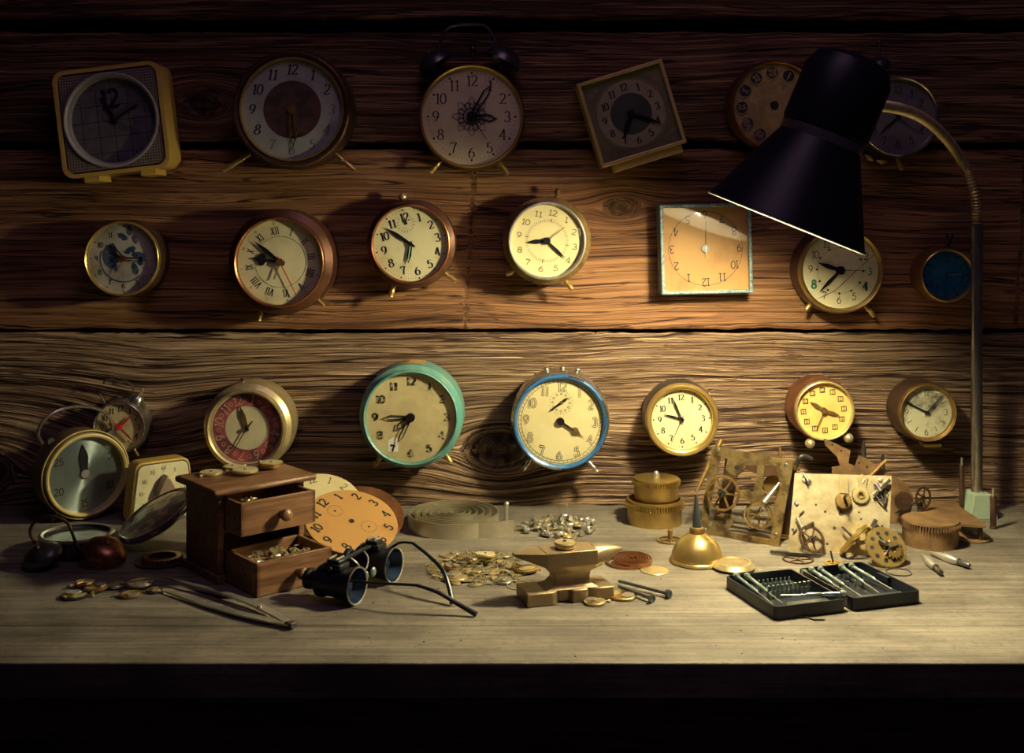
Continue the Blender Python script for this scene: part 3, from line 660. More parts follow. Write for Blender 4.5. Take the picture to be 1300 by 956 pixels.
# --- I
def drawI(mb, R, z):
    numerals(mb, R, .74, .22, z=z, w=.07, thick=.22, skip=())
    ticks(mb, R, .92, .94, 60, .012, z, 5, .04)
    cx, cy = 0, R*.56
    for k in range(16):
        a = 22.5*k; x, y = pol(R*.19, a); x2, y2 = pol(R*.24, a); mb.ribbon([(cx+x, cy+y), (cx+x2, cy+y2)], R*.012, z)
    mb.prism([(cx-R*.05, cy-R*.02), (cx+R*.05, cy-R*.02), (cx, cy+R*.18)], z, z+.0003)
clock('round_clock', 'tilted copper-rimmed clock with bold black numerals and a button on top', 521, 310, 51, .048, -14, case='copbrown', bezel='copper', caseR=1.12, bw=.07, dial='d_cream', draw=drawI,
      hands=[(-.68, -.44, 'point', .09, 'ink_s', 'minute_hand'), (-.07, .53, 'point', .10, 'ink_s', 'hour_hand'), (-.065, .45, 'baton', .035, 'lume', 'luminous_insert')],
      feet=[(500, 363, 496, 377), (565, 347, 579, 357)], knobs=[(511.5, 250, .0052, 'brass_l')])
# --- J
def tri_bracket(pts, Yp, m='rust_l'):
    def ex(root, R, Rd, d, zd, inv):
        q = [inv @ P(x, y, Yp) for x, y in pts]; z = q[0].z
        MB().prism([(p.x, p.y) for p in q], z-.012, z+.0015).build('hanging_bracket', m, root)
    return ex
def drawJ(mb, R, z):
    numerals(mb, R, .79, .15, z=z, w=.16, wid=1.5)
    ticks(mb, R, .52, .60, 60, .012, z, 15, .03)
clock('round_clock', 'deep tarnished clock with wide faded numerals and triangular bracket below, left of the wood knot', 694.5, 306, 50, .064, 12, case='brass_old', bezel='steel', caseR=1.14, bw=.08,
      dial='d_yel', ink='ink_f2' if False else 'ink_f', draw=drawJ, hands=[(-.57, .04, 'point', .11, 'ink_s', 'hour_hand'), (.53, .50, 'point', .06, 'ink_s', 'minute_hand'), (.50, -.38, 'thin', .04, 'ink_s', 'alarm_hand')], hubr=.10,
      feet=[(656, 341, 643, 349), (718, 357, 727, 368)], extra=tri_bracket([(674, 353), (708, 357), (688, 368)], -.02), knobs=[(708, 243, .004, 'brass_old')])
# --- K square orange, upside down
r, dl, W, Hh, zd, ang, inv = square_clock('square_clock', 'square clock with blue mottled frame and orange dial hung upside down', [(837, 260), (953, 257), (957, 370.5), (840.5, 376)], .036, 'bluemot', 'd_orange', .0042)
nb = MB(); numerals(nb, W*.5, .74, .17, z=zd+.0004, w=.10, flip=180, kind=['7', '8', '9', '10', '11', '12', '1', '2', '3', '4', '5', '6']); circle2(nb, W*.405, .0005, zd+.0004)
nb.build('numerals', 'ink', dl)
hand_mesh('thin', W*.30, .0016, zd+.002, -ang).build('hour_hand', 'ink_s', r); hand_mesh('thin', W*.12, .0016, zd+.003, 178).build('minute_hand', 'brass_l', r)
MB().cyl(.005, zd, zd+.0028, 16).build('hub', 'steel_d', r)
MB().box((0, 0, .0325), (W-.0092, Hh-.0092, .0012)).build('glass', 'glass', r)
# --- L
def drawL(mb, R, z):
    numerals(mb, R, .78, .19, z=z, w=.10, skip=(4, 8)); ticks(mb, R, .58, .62, 60, .010, z, 5, .05)
def exL(root, R, Rd, d, zd, inv):
    nb = MB(); numerals(nb, Rd, .78, .21, z=zd+.0004, w=.24, only=(4, 8)); nb.build('green_numerals', 'ink_g', root)
    c = MB(); c.ribbon([(Rd*.84, Rd*.46), (Rd*.45, Rd*.08), (Rd*.12, -Rd*.25), (-Rd*.2, -Rd*.55), (-Rd*.62, -Rd*.76)], .0006, d+.0008)
    c.ribbon([(Rd*.35, Rd*.0), (-.1*Rd, -.5*Rd), (-.5*Rd, -.72*Rd)], .0004, d+.0008); c.build('glass_crack', 'steel_d', root)
clock('round_clock', 'clock with cracked glass and two green numerals under the lamp shade', 1068.5, 343.5, 54.5, .045, 2, case='bronze', bezel='brass', caseR=1.03, bw=.11, dial='d_cream', draw=drawL, extra=exL,
      hands=[(-.60, -.20, 'point', .10, 'ink_s', 'hour_hand'), (-.56, .56, 'point', .08, 'ink_s', 'minute_hand'), (.66, 0, 'thin', .035, 'ink_s', 'alarm_hand')], hubr=.11,
      feet=[(1031, 383, 1023, 394), (1101, 391, 1110, 402)])
# --- M blue
def drawM(mb, R, z): ticks(mb, R, .8, .95, 12, .05, z); circle2(mb, R*.93, R*.02, z)
clock('round_clock', 'small blue-dialled brass clock partly behind the lamp post', 1203.5, 350, 34, .04, 0, case='brass', bezel='gold', caseR=1.04, bw=.08, dial='bluedial', draw=drawM, num=dict(fr=.68, h=.24, w=.1),
      hands=[(.6, -.05, 'thin', .06, 'steel', 'hour_hand')], hubm='steel_d', knobs=[(1206, 300, .0045, 'steel_d')])
# --- Q pink
def exQ(root, R, Rd, d, zd, inv):
    MB().ring(Rd*.60, Rd*.97, zd, zd+.0004, 64).build('numeral_ring', 'd_pink', root)
    nb = MB(); numerals(nb, Rd, .79, .24, z=zd+.0006, w=.09, kind=ARAB, radial=True, slant=.1)
    for k in range(12): circle2(nb, Rd*.05, .0006, zd+.0006, *pol(Rd*.79, 30*k+15))
    circle2(nb, Rd*.60, .0012, zd+.0006); circle2(nb, Rd*.97, .001, zd+.0006); nb.build('numerals', mat('pale_numeral', (.62, .52, .40), .6), root)
clock('round_clock', 'deep pale-gold clock with pink numeral ring above the drawer cabinet', 311.8, 544.8, 50.5, .058, -20, case='brass_l', bezel='brass_l', caseR=1.13, bw=.09, recess=.009, dial='d_cream', extra=exQ,
      hands=[(-.20, -.62, 'point', .11, 'brass_old', 'hour_hand'), (-.44, .74, 'thin', .05, 'ink_s', 'minute_hand'), (.16, -.2, 'baton', .06, 'brass_old', 'alarm_hand')], knobs=[(308, 481, .0025, 'bronze')])
# --- R teal
def drawR(mb, R, z): numerals(mb, R, .80, .155, z=z, w=.26, thick=.42, wid=1.25, skip=(7,))
def exR(root, R, Rd, d, zd, inv):
    # bare patch wrapped on the case top
    Rc = R*1.10; vs = []; fs = []; n = 14
    for i in range(n+1):
        a = math.radians(76+30*i/n)
        for j in range(5):
            z = d*(.15+.60*j/4) if i < 8 else d*(.15+(.60-.05*(i-8))*j/4); vs.append((Rc*1.004*math.cos(a), Rc*1.004*math.sin(a), z))
    for i in range(n):
        for j in range(4): k = i*5+j; fs.append((k, k+1, k+6, k+5))
    MB().add(vs, fs).build('bare_metal_patch', 'tan', root)
    nb = MB(); x, y = pol(Rd*.72, 210); nb.prism([(x-.008, y-.008), (x+.004, y-.008), (x+.005, y+.004), (x+.001, y+.011), (x-.008, y+.006)], zd, zd+.0003); nb.build('white_patch', 'white', root)
    m2 = MB(); text(m2, '7', *pol(Rd*.80, 210), Rd*.14, w=.2, thick=.3, z=zd+.0005, wid=1.2); m2.build('numeral', 'ink', root)
    tri_bracket([(511, 585), (540, 578), (528, 605)], -.02, 'bronze')(root, R, Rd, d, zd, inv)
    a = inv @ P(517, 453.5, -d*.45); MB().lathe([(.0001, .0022), (.003, .0018), (.0045, 0), (.0045, -.004)], 16, T3(a.x, Rc-.0005, a.z) @ RX(-90)).build('top_button', 'brass', root)
clock('round_clock', 'deep teal enamel clock with worn blocky numerals and bare orange patch on top', 520.8, 531, 61.0, .066, 0, case='teal', bezel='teal', caseR=1.10, bw=.065, dial='d_old', ink=dialm('worn_ink', (.015, .012, .01), (.50, .44, .24), 190, .85, .52, .06), draw=drawR, extra=exR,
      hands=[(-.66, .01, 'skel', .08, 'ink_s', 'hour_hand'), (-.34, .28, 'skel', .10, 'ink_s', 'alarm_hand'), (-.30, .60, 'skel', .07, 'ink_s', 'minute_hand')], hubr=.10,
      feet=[(482, 582, 475, 592), (563, 574, 573, 587)])
# --- S blue rimmed
def exS(root, R, Rd, d, zd, inv):
    o = MB(); numerals(o, Rd, .80, .20, z=zd+.0003, w=.24); o.build('numerals', 'ink', root)
    o = MB(); numerals(o, Rd, .80, .20, z=zd+.0006, w=.10); o.build('numeral_filling', 'd_yel', root)
    t = MB(); circle2(t, Rd*.975, .0005, zd+.0003); circle2(t, Rd*.91, .0005, zd+.0003); ticks(t, Rd, .91, .975, 60, .008, zd+.0003)
    cy = Rd*.43
    for k in range(24):
        a = 15*k; p = pol(Rd*.25, a); q = pol(Rd*.28, a); t.ribbon([(p[0], cy+p[1]), (q[0], cy+q[1])], .0005, zd+.0003)
        if k % 2 == 0: q = pol(Rd*.20, a); circle2(t, Rd*.022, .0005, zd+.0003, q[0], cy+q[1])
    t.build('minute_track', 'ink', root)
    h_ = hand_mesh('point', Rd*.2, .003, zd+.001, 52, 1.6); h_.v = [(x, y+cy, z) for x, y, z in h_.v]; h_.build('alarm_hand', 'ink_s', root)
    MB().cyl(.0022, zd, zd+.0022, 12, T3(0, cy, 0)).build('alarm_hub', 'brass_old', root)
    for a0, a1 in ((8, 30), (60, 110), (178, 216), (262, 300)):
        pts = [Vector((*pol(R*.985, a), d)) for a in range(a0, a1+1, 4)]; MB().tube(pts, .0014, 6).build('worn_rim_patch', 'chrome', root)
clock('round_clock', 'blue-rimmed clock with outlined numerals and three small knobs on top', 711.8, 536, 60.5, .05, 2, case='chrome', bezel='blue', caseR=1.05, bw=.09, dial='d_yel', extra=exS, footm='rivet',
      hands=[(.56, .38, 'spade', .10, 'brass_old', 'hour_hand'), (.30, .20, 'baton', .05, 'ink_s', 'minute_hand')], hubr=.09, feet=[(671, 587, 664, 597), (748, 587, 758, 599)],
      knobs=[(693.5, 469.5, .0042, 'rivet'), (714, 468, .0040, 'rivet'), (733, 470, .0042, 'rivet')])
# --- T
def drawT(mb, R, z): numerals(mb, R, .72, .19, z=z, w=.08, thick=.20); ticks(mb, R, .90, .93, 60, .014, z, 5, .05)
clock('round_clock', 'shiny gold-rimmed clock with ten-o-clock thin hands right of the blue-rimmed clock', 866.5, 533.5, 46.5, .045, -2, case='steel_d', bezel='gold', caseR=1.02, bw=.17, recess=.009, dial='d_cream', draw=drawT,
      hands=[(-.60, -.16, 'point', .06, 'ink_s', 'hour_hand'), (-.33, -.76, 'point', .05, 'ink_s', 'minute_hand'), (-.34, .76, 'thin', .035, 'ink_s', 'second_hand')], hubr=.06)
# --- U
def drawU(mb, R, z):
    for i in range(12):
        x, y = pol(R*.74, 30*(i+1)); s = R*.085; mb.ribbon([(x-s, y-s), (x+s, y-s), (x+s, y+s), (x-s, y+s)], R*.03, z, None, True); text(mb, ARAB[i], x, y, R*.13, w=.12, z=z)
def exU(root, R, Rd, d, zd, inv):
    for px, py in ((1028.5, 563), (1077, 556)):
        a = inv @ P(px, py, -d*.9); c = Vector((0, 0, a.z-.01)); v = (a-c)
        MB().tube([c+v*.8, a], .003, 8).ball(tuple(a), .0062).build('ball_foot', 'brass_l', root)
clock('round_clock', 'amber-dialled brass clock with two ball feet above the clock movements', 1047.5, 522, 38, .052, -4, case='copper', bezel='brass_l', caseR=1.05, bw=.08, dial='d_ambr', draw=drawU, extra=exU,
      hands=[(-.52, -.32, 'point', .13, 'brass_old', 'hour_hand'), (.58, .18, 'point', .11, 'brass_old', 'minute_hand'), (-.28, .66, 'thin', .05, 'ink_s', 'second_hand')], hubm='brass_old', hubr=.11, knobs=[(1040, 483, .0045, 'brass_l')])
# --- V
def drawV(mb, R, z):
    numerals(mb, R, .78, .24, z=z, w=.10, only=(12, 3, 6, 9))
    for k in (1, 2, 4, 5, 7, 8, 10, 11): mb.ribbon([pol(R*.66, 30*k), pol(R*.88, 30*k)], R*.025, z)
def exV(root, R, Rd, d, zd, inv):
    a = inv @ P(1181, 563.5, -d*.7); MB().box((a.x, a.y, a.z), (.021, .0045, .02)).build('foot_bar', 'brass', root, bevel=.0005)
clock('round_clock', 'small brown-rimmed clock with stained pale dial, nearest the lamp post in the bottom row', 1178.5, 524.5, 37, .048, 0, case='bronze', bezel='brass_old', caseR=1.05, bw=.13, dial='d_stain', draw=drawV, extra=exV,
      hands=[(-.82, -.40, 'baton', .075, 'ink_s', 'hour_hand'), (.60, -.66, 'baton', .045, 'ink_s', 'minute_hand')], hubr=.06)
# --- N small alarm clock with red hands
def exN(root, R, Rd, d, zd, inv):
    a = inv @ P(174, 508, -d*.5); v = Vector((a.x, a.y, 0)).normalized(); q = v.to_track_quat('Z', 'Y').to_matrix().to_4x4(); T = T3(a.x, a.y, d*.5) @ q
    MB().lathe([(.0001, .008), (.005, .0072), (.009, .003), (.0105, -.003), (.0095, -.003), (.0001, .005)], 24, T).cyl(.0016, -.012, .0, 8, T).build('bell', 'chrome', root)
    MB().box((0, 0, .012), (.0025, .007, .009), T).build('bell_key', 'brass_l', root)
    MB().tube([inv @ P(x, y, -d*.5) for x, y in ((133, 513), (130, 506), (126.5, 500))], [.0015, .0018, .0012], 8).build('bell_post', 'rivet', root)
    MB().tube([inv @ P(x, y, -d*.5) for x, y in ((131, 487), (135, 482.5), (144, 482), (150, 485), (143, 487.5), (149, 485), (160, 484.5), (168, 489), (170, 496))], .0014, 8).build('handle', 'chrome', root)
clock('small_alarm_clock', 'small chrome alarm clock with red hands on the wall behind the large round timer', 151, 543, 33.5, .032, 0, case='chrome', bezel='chrome', caseR=1.04, bw=.08, dial='d_old', recess=.005,
      num=dict(fr=.76, h=.23, w=.07, thick=.18), hands=[(-.30, -.20, 'baton', .10, 'red', 'hour_hand'), (.47, -.50, 'point', .09, 'red', 'alarm_hand'), (.58, .56, 'point', .08, 'ink_s', 'minute_hand'), (.56, .50, 'thin', .05, 'red', 'second_hand')], hubm='red', hubr=.10,
      feet=[(171, 571, 176, 579)], extra=exN, footr=.0018)
# ================================================================ lamp
LY = -.31
def axis_frame(o, d):
    q = Vector(d).normalized().to_track_quat('Z', 'Y').to_matrix().to_4x4(); return T3(*o) @ q
rimc = P(997, 284, LY); neck = P(1046, 168, LY-.0072)
ax = (neck-rimc).normalized(); Ls = (neck-rimc).length
base = P(1238, 640, -.054); base.z = .0
lamp = empty('desk_lamp', T3(base.x, base.y, 0), 'black-shaded gooseneck work lamp lighting the bench from the right', 'lamp')
TL = T3(-base.x, -base.y, 0)
SF = TL @ axis_frame(rimc, ax)
rr, rn = .0815, .037
MB().lathe([(rr+.0005, 0), (rr+.001, .0012), (rr*.985, .004), (rn, Ls)], 72, SF).build('shade', 'black', lamp)
MB().lathe([(rr-.0004, .0003), (rr*.985-.0014, .004), (rn-.0014, Ls-.001), (.0001, Ls-.001)], 72, SF).build('shade_lining', 'shade_in', lamp)
MB().lathe([(rr-.0004, .0003), (rr+.0005, 0), (rr+.001, .0010)], 72, SF).build('shade_rim', 'white', lamp)
cap = MB(); rc_ = .0435
cap.lathe([(.0001, Ls+.082), (rc_*.55, Ls+.080), (rc_*.85, Ls+.074), (rc_, Ls+.060), (rc_, Ls+.004), (rc_*.96, Ls), (rn*.9, Ls)], 56, SF); cap.build('socket_housing', 'black', lamp)
MB().ring(rn*.97, rn*1.13, Ls-.010, Ls-.001, 56, SF).build('chrome_collar', 'chrome', lamp)
b = MB().lathe([(.0001, -.026), (.012, -.023), (.020, -.014), (.023, -.002), (.021, .010), (.015, .022), (.012, .040), (.0001, .041)], 28, SF @ T3(0, 0, .036))
bulbm, nt_, b_ = new_mat('lit_bulb'); b_.inputs['Emission Color'].default_value = (1, .855, .50, 1); b_.inputs['Emission Strength'].default_value = 660
b.build('bulb', bulbm, lamp); MB().cyl(.014, .070, Ls+.002, 20, SF).build('bulb_socket', 'blackp', lamp)
# post and gooseneck
pt = P(1240, 290, -.054); pb = P(1236, 632, -.054)
MB().cyl(.0068, pb.z, pt.z, 24, TL @ T3(pt.x, pt.y, 0)).build('post', 'chrome', lamp)
gp = [(1240, 292, -.052), (1240, 268, -.054), (1237, 244, -.060), (1227, 216, -.062), (1212, 190, -.088), (1194, 168, -.130), (1172, 150, -.17), (1146, 139, -.22), (1120, 134, -.26), (1098, 131, -.29), (1070, 126, -.31)]
pts = [P(*q) for q in gp]
def cr(pts, n=8):
    out = []
    for i in range(len(pts)-1):
        p0, p1, p2, p3 = pts[max(i-1, 0)], pts[i], pts[i+1], pts[min(i+2, len(pts)-1)]
        for k in range(n):
            t = k/n; out.append(.5*((2*p1)+(-p0+p2)*t+(2*p0-5*p1+4*p2-p3)*t*t+(-p0+3*p1-3*p2+p3)*t**3))
    out.append(pts[-1]); return out
sm = cr([Vector(p) for p in pts], 40)
# even arc length resample and ring profile
acc = [0.]
for a, c in zip(sm, sm[1:]): acc.append(acc[-1]+(c-a).length)
tot = acc[-1]; N_ = int(tot/.0040)*4; rs = []; q = []; j = 0
for k in range(N_+1):
    s = tot*k/N_
    while j < len(acc)-2 and acc[j+1] < s: j += 1
    t = (s-acc[j])/max(acc[j+1]-acc[j], 1e-9); q.append(sm[j].lerp(sm[j+1], t)); rs.append(.0048+.0016*(1, .4, -.9, .4)[k % 4])
MB().tube(q, rs, 14, TL).build('gooseneck', 'brass_l', lamp, smooth=22)
MB().cyl(.0072, pt.z-.012, pt.z+.004, 24, TL @ T3(pt.x, pt.y, 0)).build('collar', 'chrome', lamp)
bx = P(1236, 640, -.06)
MB().prism([(-.014, .0), (.020, .0), (.012, .030), (-.009, .030)], -.016, .016, TL @ T3(pt.x, pt.y, 0) @ RX(90)).build('clamp_block', 'green_w', lamp, bevel=.001)
# ================================================================ bench items
def on(px, py, rz=0, z=0): g = G(px, py, z); return T3(g.x, g.y, g.z) @ RZ(rz)
def px2m(px_, py): return px_*(H/(py-YH))          # metres per pixel on the bench at row py
# --- drawer cabinet
CA = 41.; g = Vector((-.294, -.306, 0))
cab = empty('drawer_cabinet', T3(*g) @ RZ(CA), 'small dark walnut cabinet with two open drawers', 'cabinet')
W, Dp, Hc = .098, .074, .089
body = MB(); th = .006
body.box((th/2, Dp/2, Hc/2+.004), (th, Dp, Hc-.008)); body.box((W-th/2, Dp/2, Hc/2+.004), (th, Dp, Hc-.008)); body.box((W/2, Dp-th/2, Hc/2+.004), (W-2*th, th, Hc-.008))
body.box((W/2, Dp/2, .0495), (W-2*th, Dp, .003))
body.build('body', 'walnut', cab, bevel=.0008)
pm = MB(); pm.box((.001, Dp/2-.001, .004), (.010, Dp+.008, .008)); pm.box((W-.001, Dp/2-.001, .004), (.010, Dp+.008, .008)); pm.box((W/2, Dp-.002, .004), (W-.01, .008, .008)); pm.build('plinth', 'walnut', cab, bevel=.001)
MB().box((W/2, Dp/2-.002, Hc+.003), (W+.020, Dp+.018, .007)).build('top_board', 'walnut', cab, bevel=.003)
def drawer(zb, pull, hh):
    w = W-2*th-.0015; x0 = th+.0008; L = Dp-th-.002; mb = MB(); t = .004
    y0 = -pull
    mb.box((x0+w/2, y0+t/2, zb+hh/2), (w, t, hh)); mb.box((x0+t/2, y0+L/2, zb+hh/2), (t, L, hh-.0015)); mb.box((x0+w-t/2, y0+L/2, zb+hh/2), (t, L, hh-.0015))
    mb.box((x0+w/2, y0+L-t/2, zb+hh/2), (w, t, hh-.0015)); mb.box((x0+w/2, y0+L/2, zb+.0015), (w-.001, L-.001, .003))
    d = mb.build('drawer', 'walnut', cab, bevel=.0006)
    T = T3(x0+w*.53, y0, zb+hh*.50) @ RX(90)
    MB().lathe([(.003, 0), (.003, .003), (.0034, .005), (.0056, .0075), (.0062, .0105), (.0056, .0135), (.003, .0155), (.0001, .016)], 24, T).build('knob', 'walnut', d)
    return (x0+w/2, y0+L/2, zb+.003, w, L)
dU = drawer(.0515, .034, .0335); dL = drawer(.0004, .066, .0330)
CM = T3(*g) @ RZ(CA)
# --- small part prototypes -------------------------------------------------
_first = {}
def inst(key, mk, M4, label, cat, group):
    """the first time builds the thing, later copies it with its parts"""
    if key not in _first: r = mk(); _first[key] = r
    else: r = copy_tree(_first[key])
    r.matrix_world = M4; tag(r, label, cat, group); return r
def mk_cog(m, R=.0058, spokes=4, teeth=24):
    def f():
        o = MB().gear(R, 0, .0007, teeth, .12, .12, .78, spokes, .22).build('cogwheel', m); MB().cyl(R*.1, -.0000, .0035, 8).build('arbor', 'steel', o); return o
    return f
def mk_movement(R, m='brass_l', dialled=False):
    def f():
        o = MB().lathe([(.0001, 0), (R*.97, 0), (R, .0006), (R, .0022), (R*.96, .0026), (.0001, .0026)], 32).build('watch_movement', m)
        if dialled:
            MB().cyl(R*.9, .0026, .0029, 32).build('dial', 'd_old', o); mb = MB(); ticks(mb, R*.9, .72, .9, 12, .06, .0031); mb.build('hour_marks', 'ink_f', o)
            MB().cyl(R*.1, .0029, .0036, 10).build('hub', 'steel_d', o)
        else:
            MB().prism([(x*R, y*R) for x, y in ((-.85, .1), (-.6, .65), (0, .85), (.3, .5), (0, .1), (-.3, -.1))], .0026, .0036).build('bridge', 'steel', o)
            MB().prism([(x*R, y*R) for x, y in ((.1, -.1), (.8, .2), (.75, -.4), (.3, -.8), (-.2, -.7))], .0026, .0033).build('bridge', 'brass_l', o)
            MB().gear(R*.42, .0026, .0032, 20, .12, .1, .8, 3, .2, T3(-.35*R, -.4*R, .0002)).build('balance_wheel', 'brass', o)
        MB().tube([(R*.95, 0, .0013), (R*1.25, 0, .0013)], .0007, 8).cyl(.0016, 0, .002, 12, T3(R*1.25, 0, .0013) @ RY(90)).build('winding_crown', 'brass_l', o)
        return o
    return f
def mk_screw():
    o = MB().tube([(0, 0, .0012), (.005, 0, .0012)], .0006, 8).cyl(.0013, 0, .001, 12, T3(.005, 0, .0013) @ RY(90)).build('watch_screw', 'steel'); return o
def mk_ring(): return MB().ring(.0042, .0050, 0, .0006, 28).build('thin_ring', 'brass_l')
def mk_plate(m='brass_l'):
    def f(): return MB().prism([(-.005, -.001), (-.002, .0028), (.0015, .0022), (.005, .0035), (.0052, .0012), (.002, -.001), (.001, -.0035), (-.003, -.003)], 0, .0009).build('bridge_plate', m)
    return f
def mk_barrel():
    o = MB().lathe([(.0001, 0), (.0028, 0), (.003, .0003), (.003, .0058), (.0028, .006), (.0001, .006)], 16, RY(90) @ T3(-.003, 0, -.003)).build('small_cylinder', 'steel')
    return o
def mk_disc(): return MB().lathe([(.0001, 0), (.0048, 0), (.005, .0004), (.0046, .0012), (.0001, .0015)], 28).build('small_disc', 'brass_l')
KN = {'cog': ('cogwheel', mk_cog('brass_l')), 'cog2': ('cogwheel', mk_cog('steel', .0036, 3, 18)), 'screw': ('screw', mk_screw), 'ring': ('ring', mk_ring),
      'plate': ('bridge plate', mk_plate()), 'plate2': ('bridge plate', mk_plate('steel')), 'barrel': ('cylinder', mk_barrel), 'disc': ('disc', mk_disc)}
WORD = {'cog': 'small brass cogwheel', 'cog2': 'tiny steel cogwheel', 'screw': 'tiny steel screw', 'ring': 'thin brass ring', 'plate': 'small brass bridge plate', 'plate2': 'small steel bridge plate', 'barrel': 'small steel cylinder', 'disc': 'small brass disc'}
def heap(cxp, cyp, rxp, ryp, n, kinds, where, gname, peak=.008, keep=None, tilt=14):
    cnt = 0; t = 0
    while cnt < n and t < 9000:
        t += 1
        u, v = random.uniform(-1, 1), random.uniform(-1, 1)
        if u*u+v*v > 1: continue
        px, py = cxp+u*rxp, cyp+v*ryp
        if keep and not keep(px, py): continue
        k = random.choice(kinds); rad = 1-math.sqrt(u*u+v*v)
        lay = random.random()*rad; z = peak*lay
        gg = G(px, py)
        tl = tilt*(.15+rad)*random.uniform(-1, 1) if z > .0012 else random.uniform(-4, 4)
        zz = z+abs(math.sin(math.radians(tl)))*.004
        M4 = T3(gg.x, gg.y, zz+.0002) @ RZ(random.uniform(0, 360)) @ RX(tl)
        inst(k, KN[k][1], M4, WORD[k]+' lying in the '+where, KN[k][0], WORD[k]+'s in the '+gname); cnt += 1
heap(604, 722, 62, 22, 210, ['cog', 'cog2', 'screw', 'plate', 'plate', 'plate2', 'ring', 'disc'], 'heap of watch parts behind the spectacle arms', 'heap behind the spectacle arms', .010, keep=lambda x, y: x > 540)
heap(706, 671, 52, 13, 120, ['barrel', 'barrel', 'barrel', 'screw', 'plate2', 'disc', 'cog'], 'pile of small cylinders behind the anvil', 'pile of cylinders behind the anvil', .010)
def mv(px, py, R, label, dialled=False, m='brass_l', z=0., tilt=(0, 0), rz=None, key=None):
    key = key or 'mv%s%s%.4f' % (m, dialled, R)
    gg = G(px, py, z); M4 = T3(gg.x, gg.y, gg.z+.0002) @ RZ(random.uniform(0, 360) if rz is None else rz) @ RX(tilt[0]) @ RY(tilt[1])
    return inst(key, mk_movement(R, m, dialled), M4, label, 'watch movement', 'loose watch movements')
# larger movements in the first heap
mv(578, 735, .0125, 'brass watch movement at the front left of the parts heap', z=.001)
mv(574, 722, .009, 'tilted copper movement at the left end of the parts heap', m='copper', z=.003, tilt=(8, 0))
mv(616, 706, .011, 'pale round movement on top of the parts heap', z=.009, tilt=(6, 0), dialled=True)
mv(667, 722, .0145, 'brown cased movement at the right end of the heap beside the anvil', m='brass_old', z=.003, tilt=(5, 0))
mv(640, 740, .0085, 'small steel movement at the front edge of the parts heap', m='steel', z=.0)
mv(598, 711, .008, 'small brass movement lying at the back of the parts heap', z=.004)
o = MB().ring(.0135, .0147, 0, .0008, 48).build('thin_ring', 'brass_l'); o.matrix_world = on(662, 744, 0, 0) @ T3(0, 0, .0002) ; tag(o, 'larger thin brass ring lying flat just left of the anvil foot', 'ring')
mv(755, 766, .0105, 'flat watch movement with stem lying in front of the anvil', z=0, rz=10)
mv(790, 758, .0140, 'round watch movement lying at the right foot of the anvil', z=0, rz=200, m='brass')
# dark heap at left foreground
for (px, py, R, m, dd, lb, z) in [(178, 742, .0125, 'steel', False, 'silvery movement at the right of the shaded group by the tweezers', .004), (122, 748, .012, 'brass_old', False, 'dull brass movement in the middle of the shaded group left of the tweezers', .002),
        (95, 758, .013, 'steel_d', False, 'dark movement lying foremost at the left edge of the shaded group', .0), (166, 757, .0105, 'brass_old', False, 'dull movement foremost at the right side of the shaded group', .0),
        (148, 745, .009, 'steel', False, 'small steel movement between the others in the shaded group', .001), (108, 742, .010, 'copper', False, 'coppery movement at the back of the shaded group', .002), (196, 752, .0075, 'steel_d', False, 'smallest dark movement nearest the tweezer tips', 0)]:
    mv(px, py, R, lb, dd, m, z, (random.uniform(-6, 6), 0))
# movements on cabinet top
zt = Hc+.0068
for (px, py, R, m, dd, lb, dz) in [(268, 602, .0125, 'brass_l', True, 'round dial movement at the left end of the cabinet top', 0), (311, 599, .0140, 'brass_l', True, 'largest dial movement in the middle of the cabinet top', .002),
        (295, 595, .0105, 'brass', True, 'small dial movement half hidden behind the middle one on the cabinet top', 0), (341, 593, .0125, 'brass_l', True, 'lower movement of the pair at the right end of the cabinet top', 0), (344, 590, .0130, 'brass', True, 'upper movement of the pair at the right end of the cabinet top', .0042)]:
    mv(px, py, R, lb, dd, m, zt+dz, rz=random.uniform(0, 360))
def drawer_fill(D_, n, where, gname, xs=(-.42, .42), ys=(-.42, .42)):
    x, y, z, w, L = D_
    for i in range(n):
        k = random.choice(['plate', 'plate2', 'cog', 'screw', 'disc', 'barrel'])
        M4 = CM @ T3(x+w*random.uniform(*xs), y+L*random.uniform(*ys), z+.006+random.random()*.018) @ RZ(random.uniform(0, 360)) @ RX(random.uniform(-30, 30))
        inst(k, KN[k][1], M4, WORD[k]+' lying in the '+where, KN[k][0], WORD[k]+'s in the '+gname)
drawer_fill(dL, 90, 'lower drawer', 'lower drawer', (-.36, .36), (-.38, .35)); drawer_fill(dU, 14, 'upper drawer', 'upper drawer', (-.36, .0), (-.35, .3))
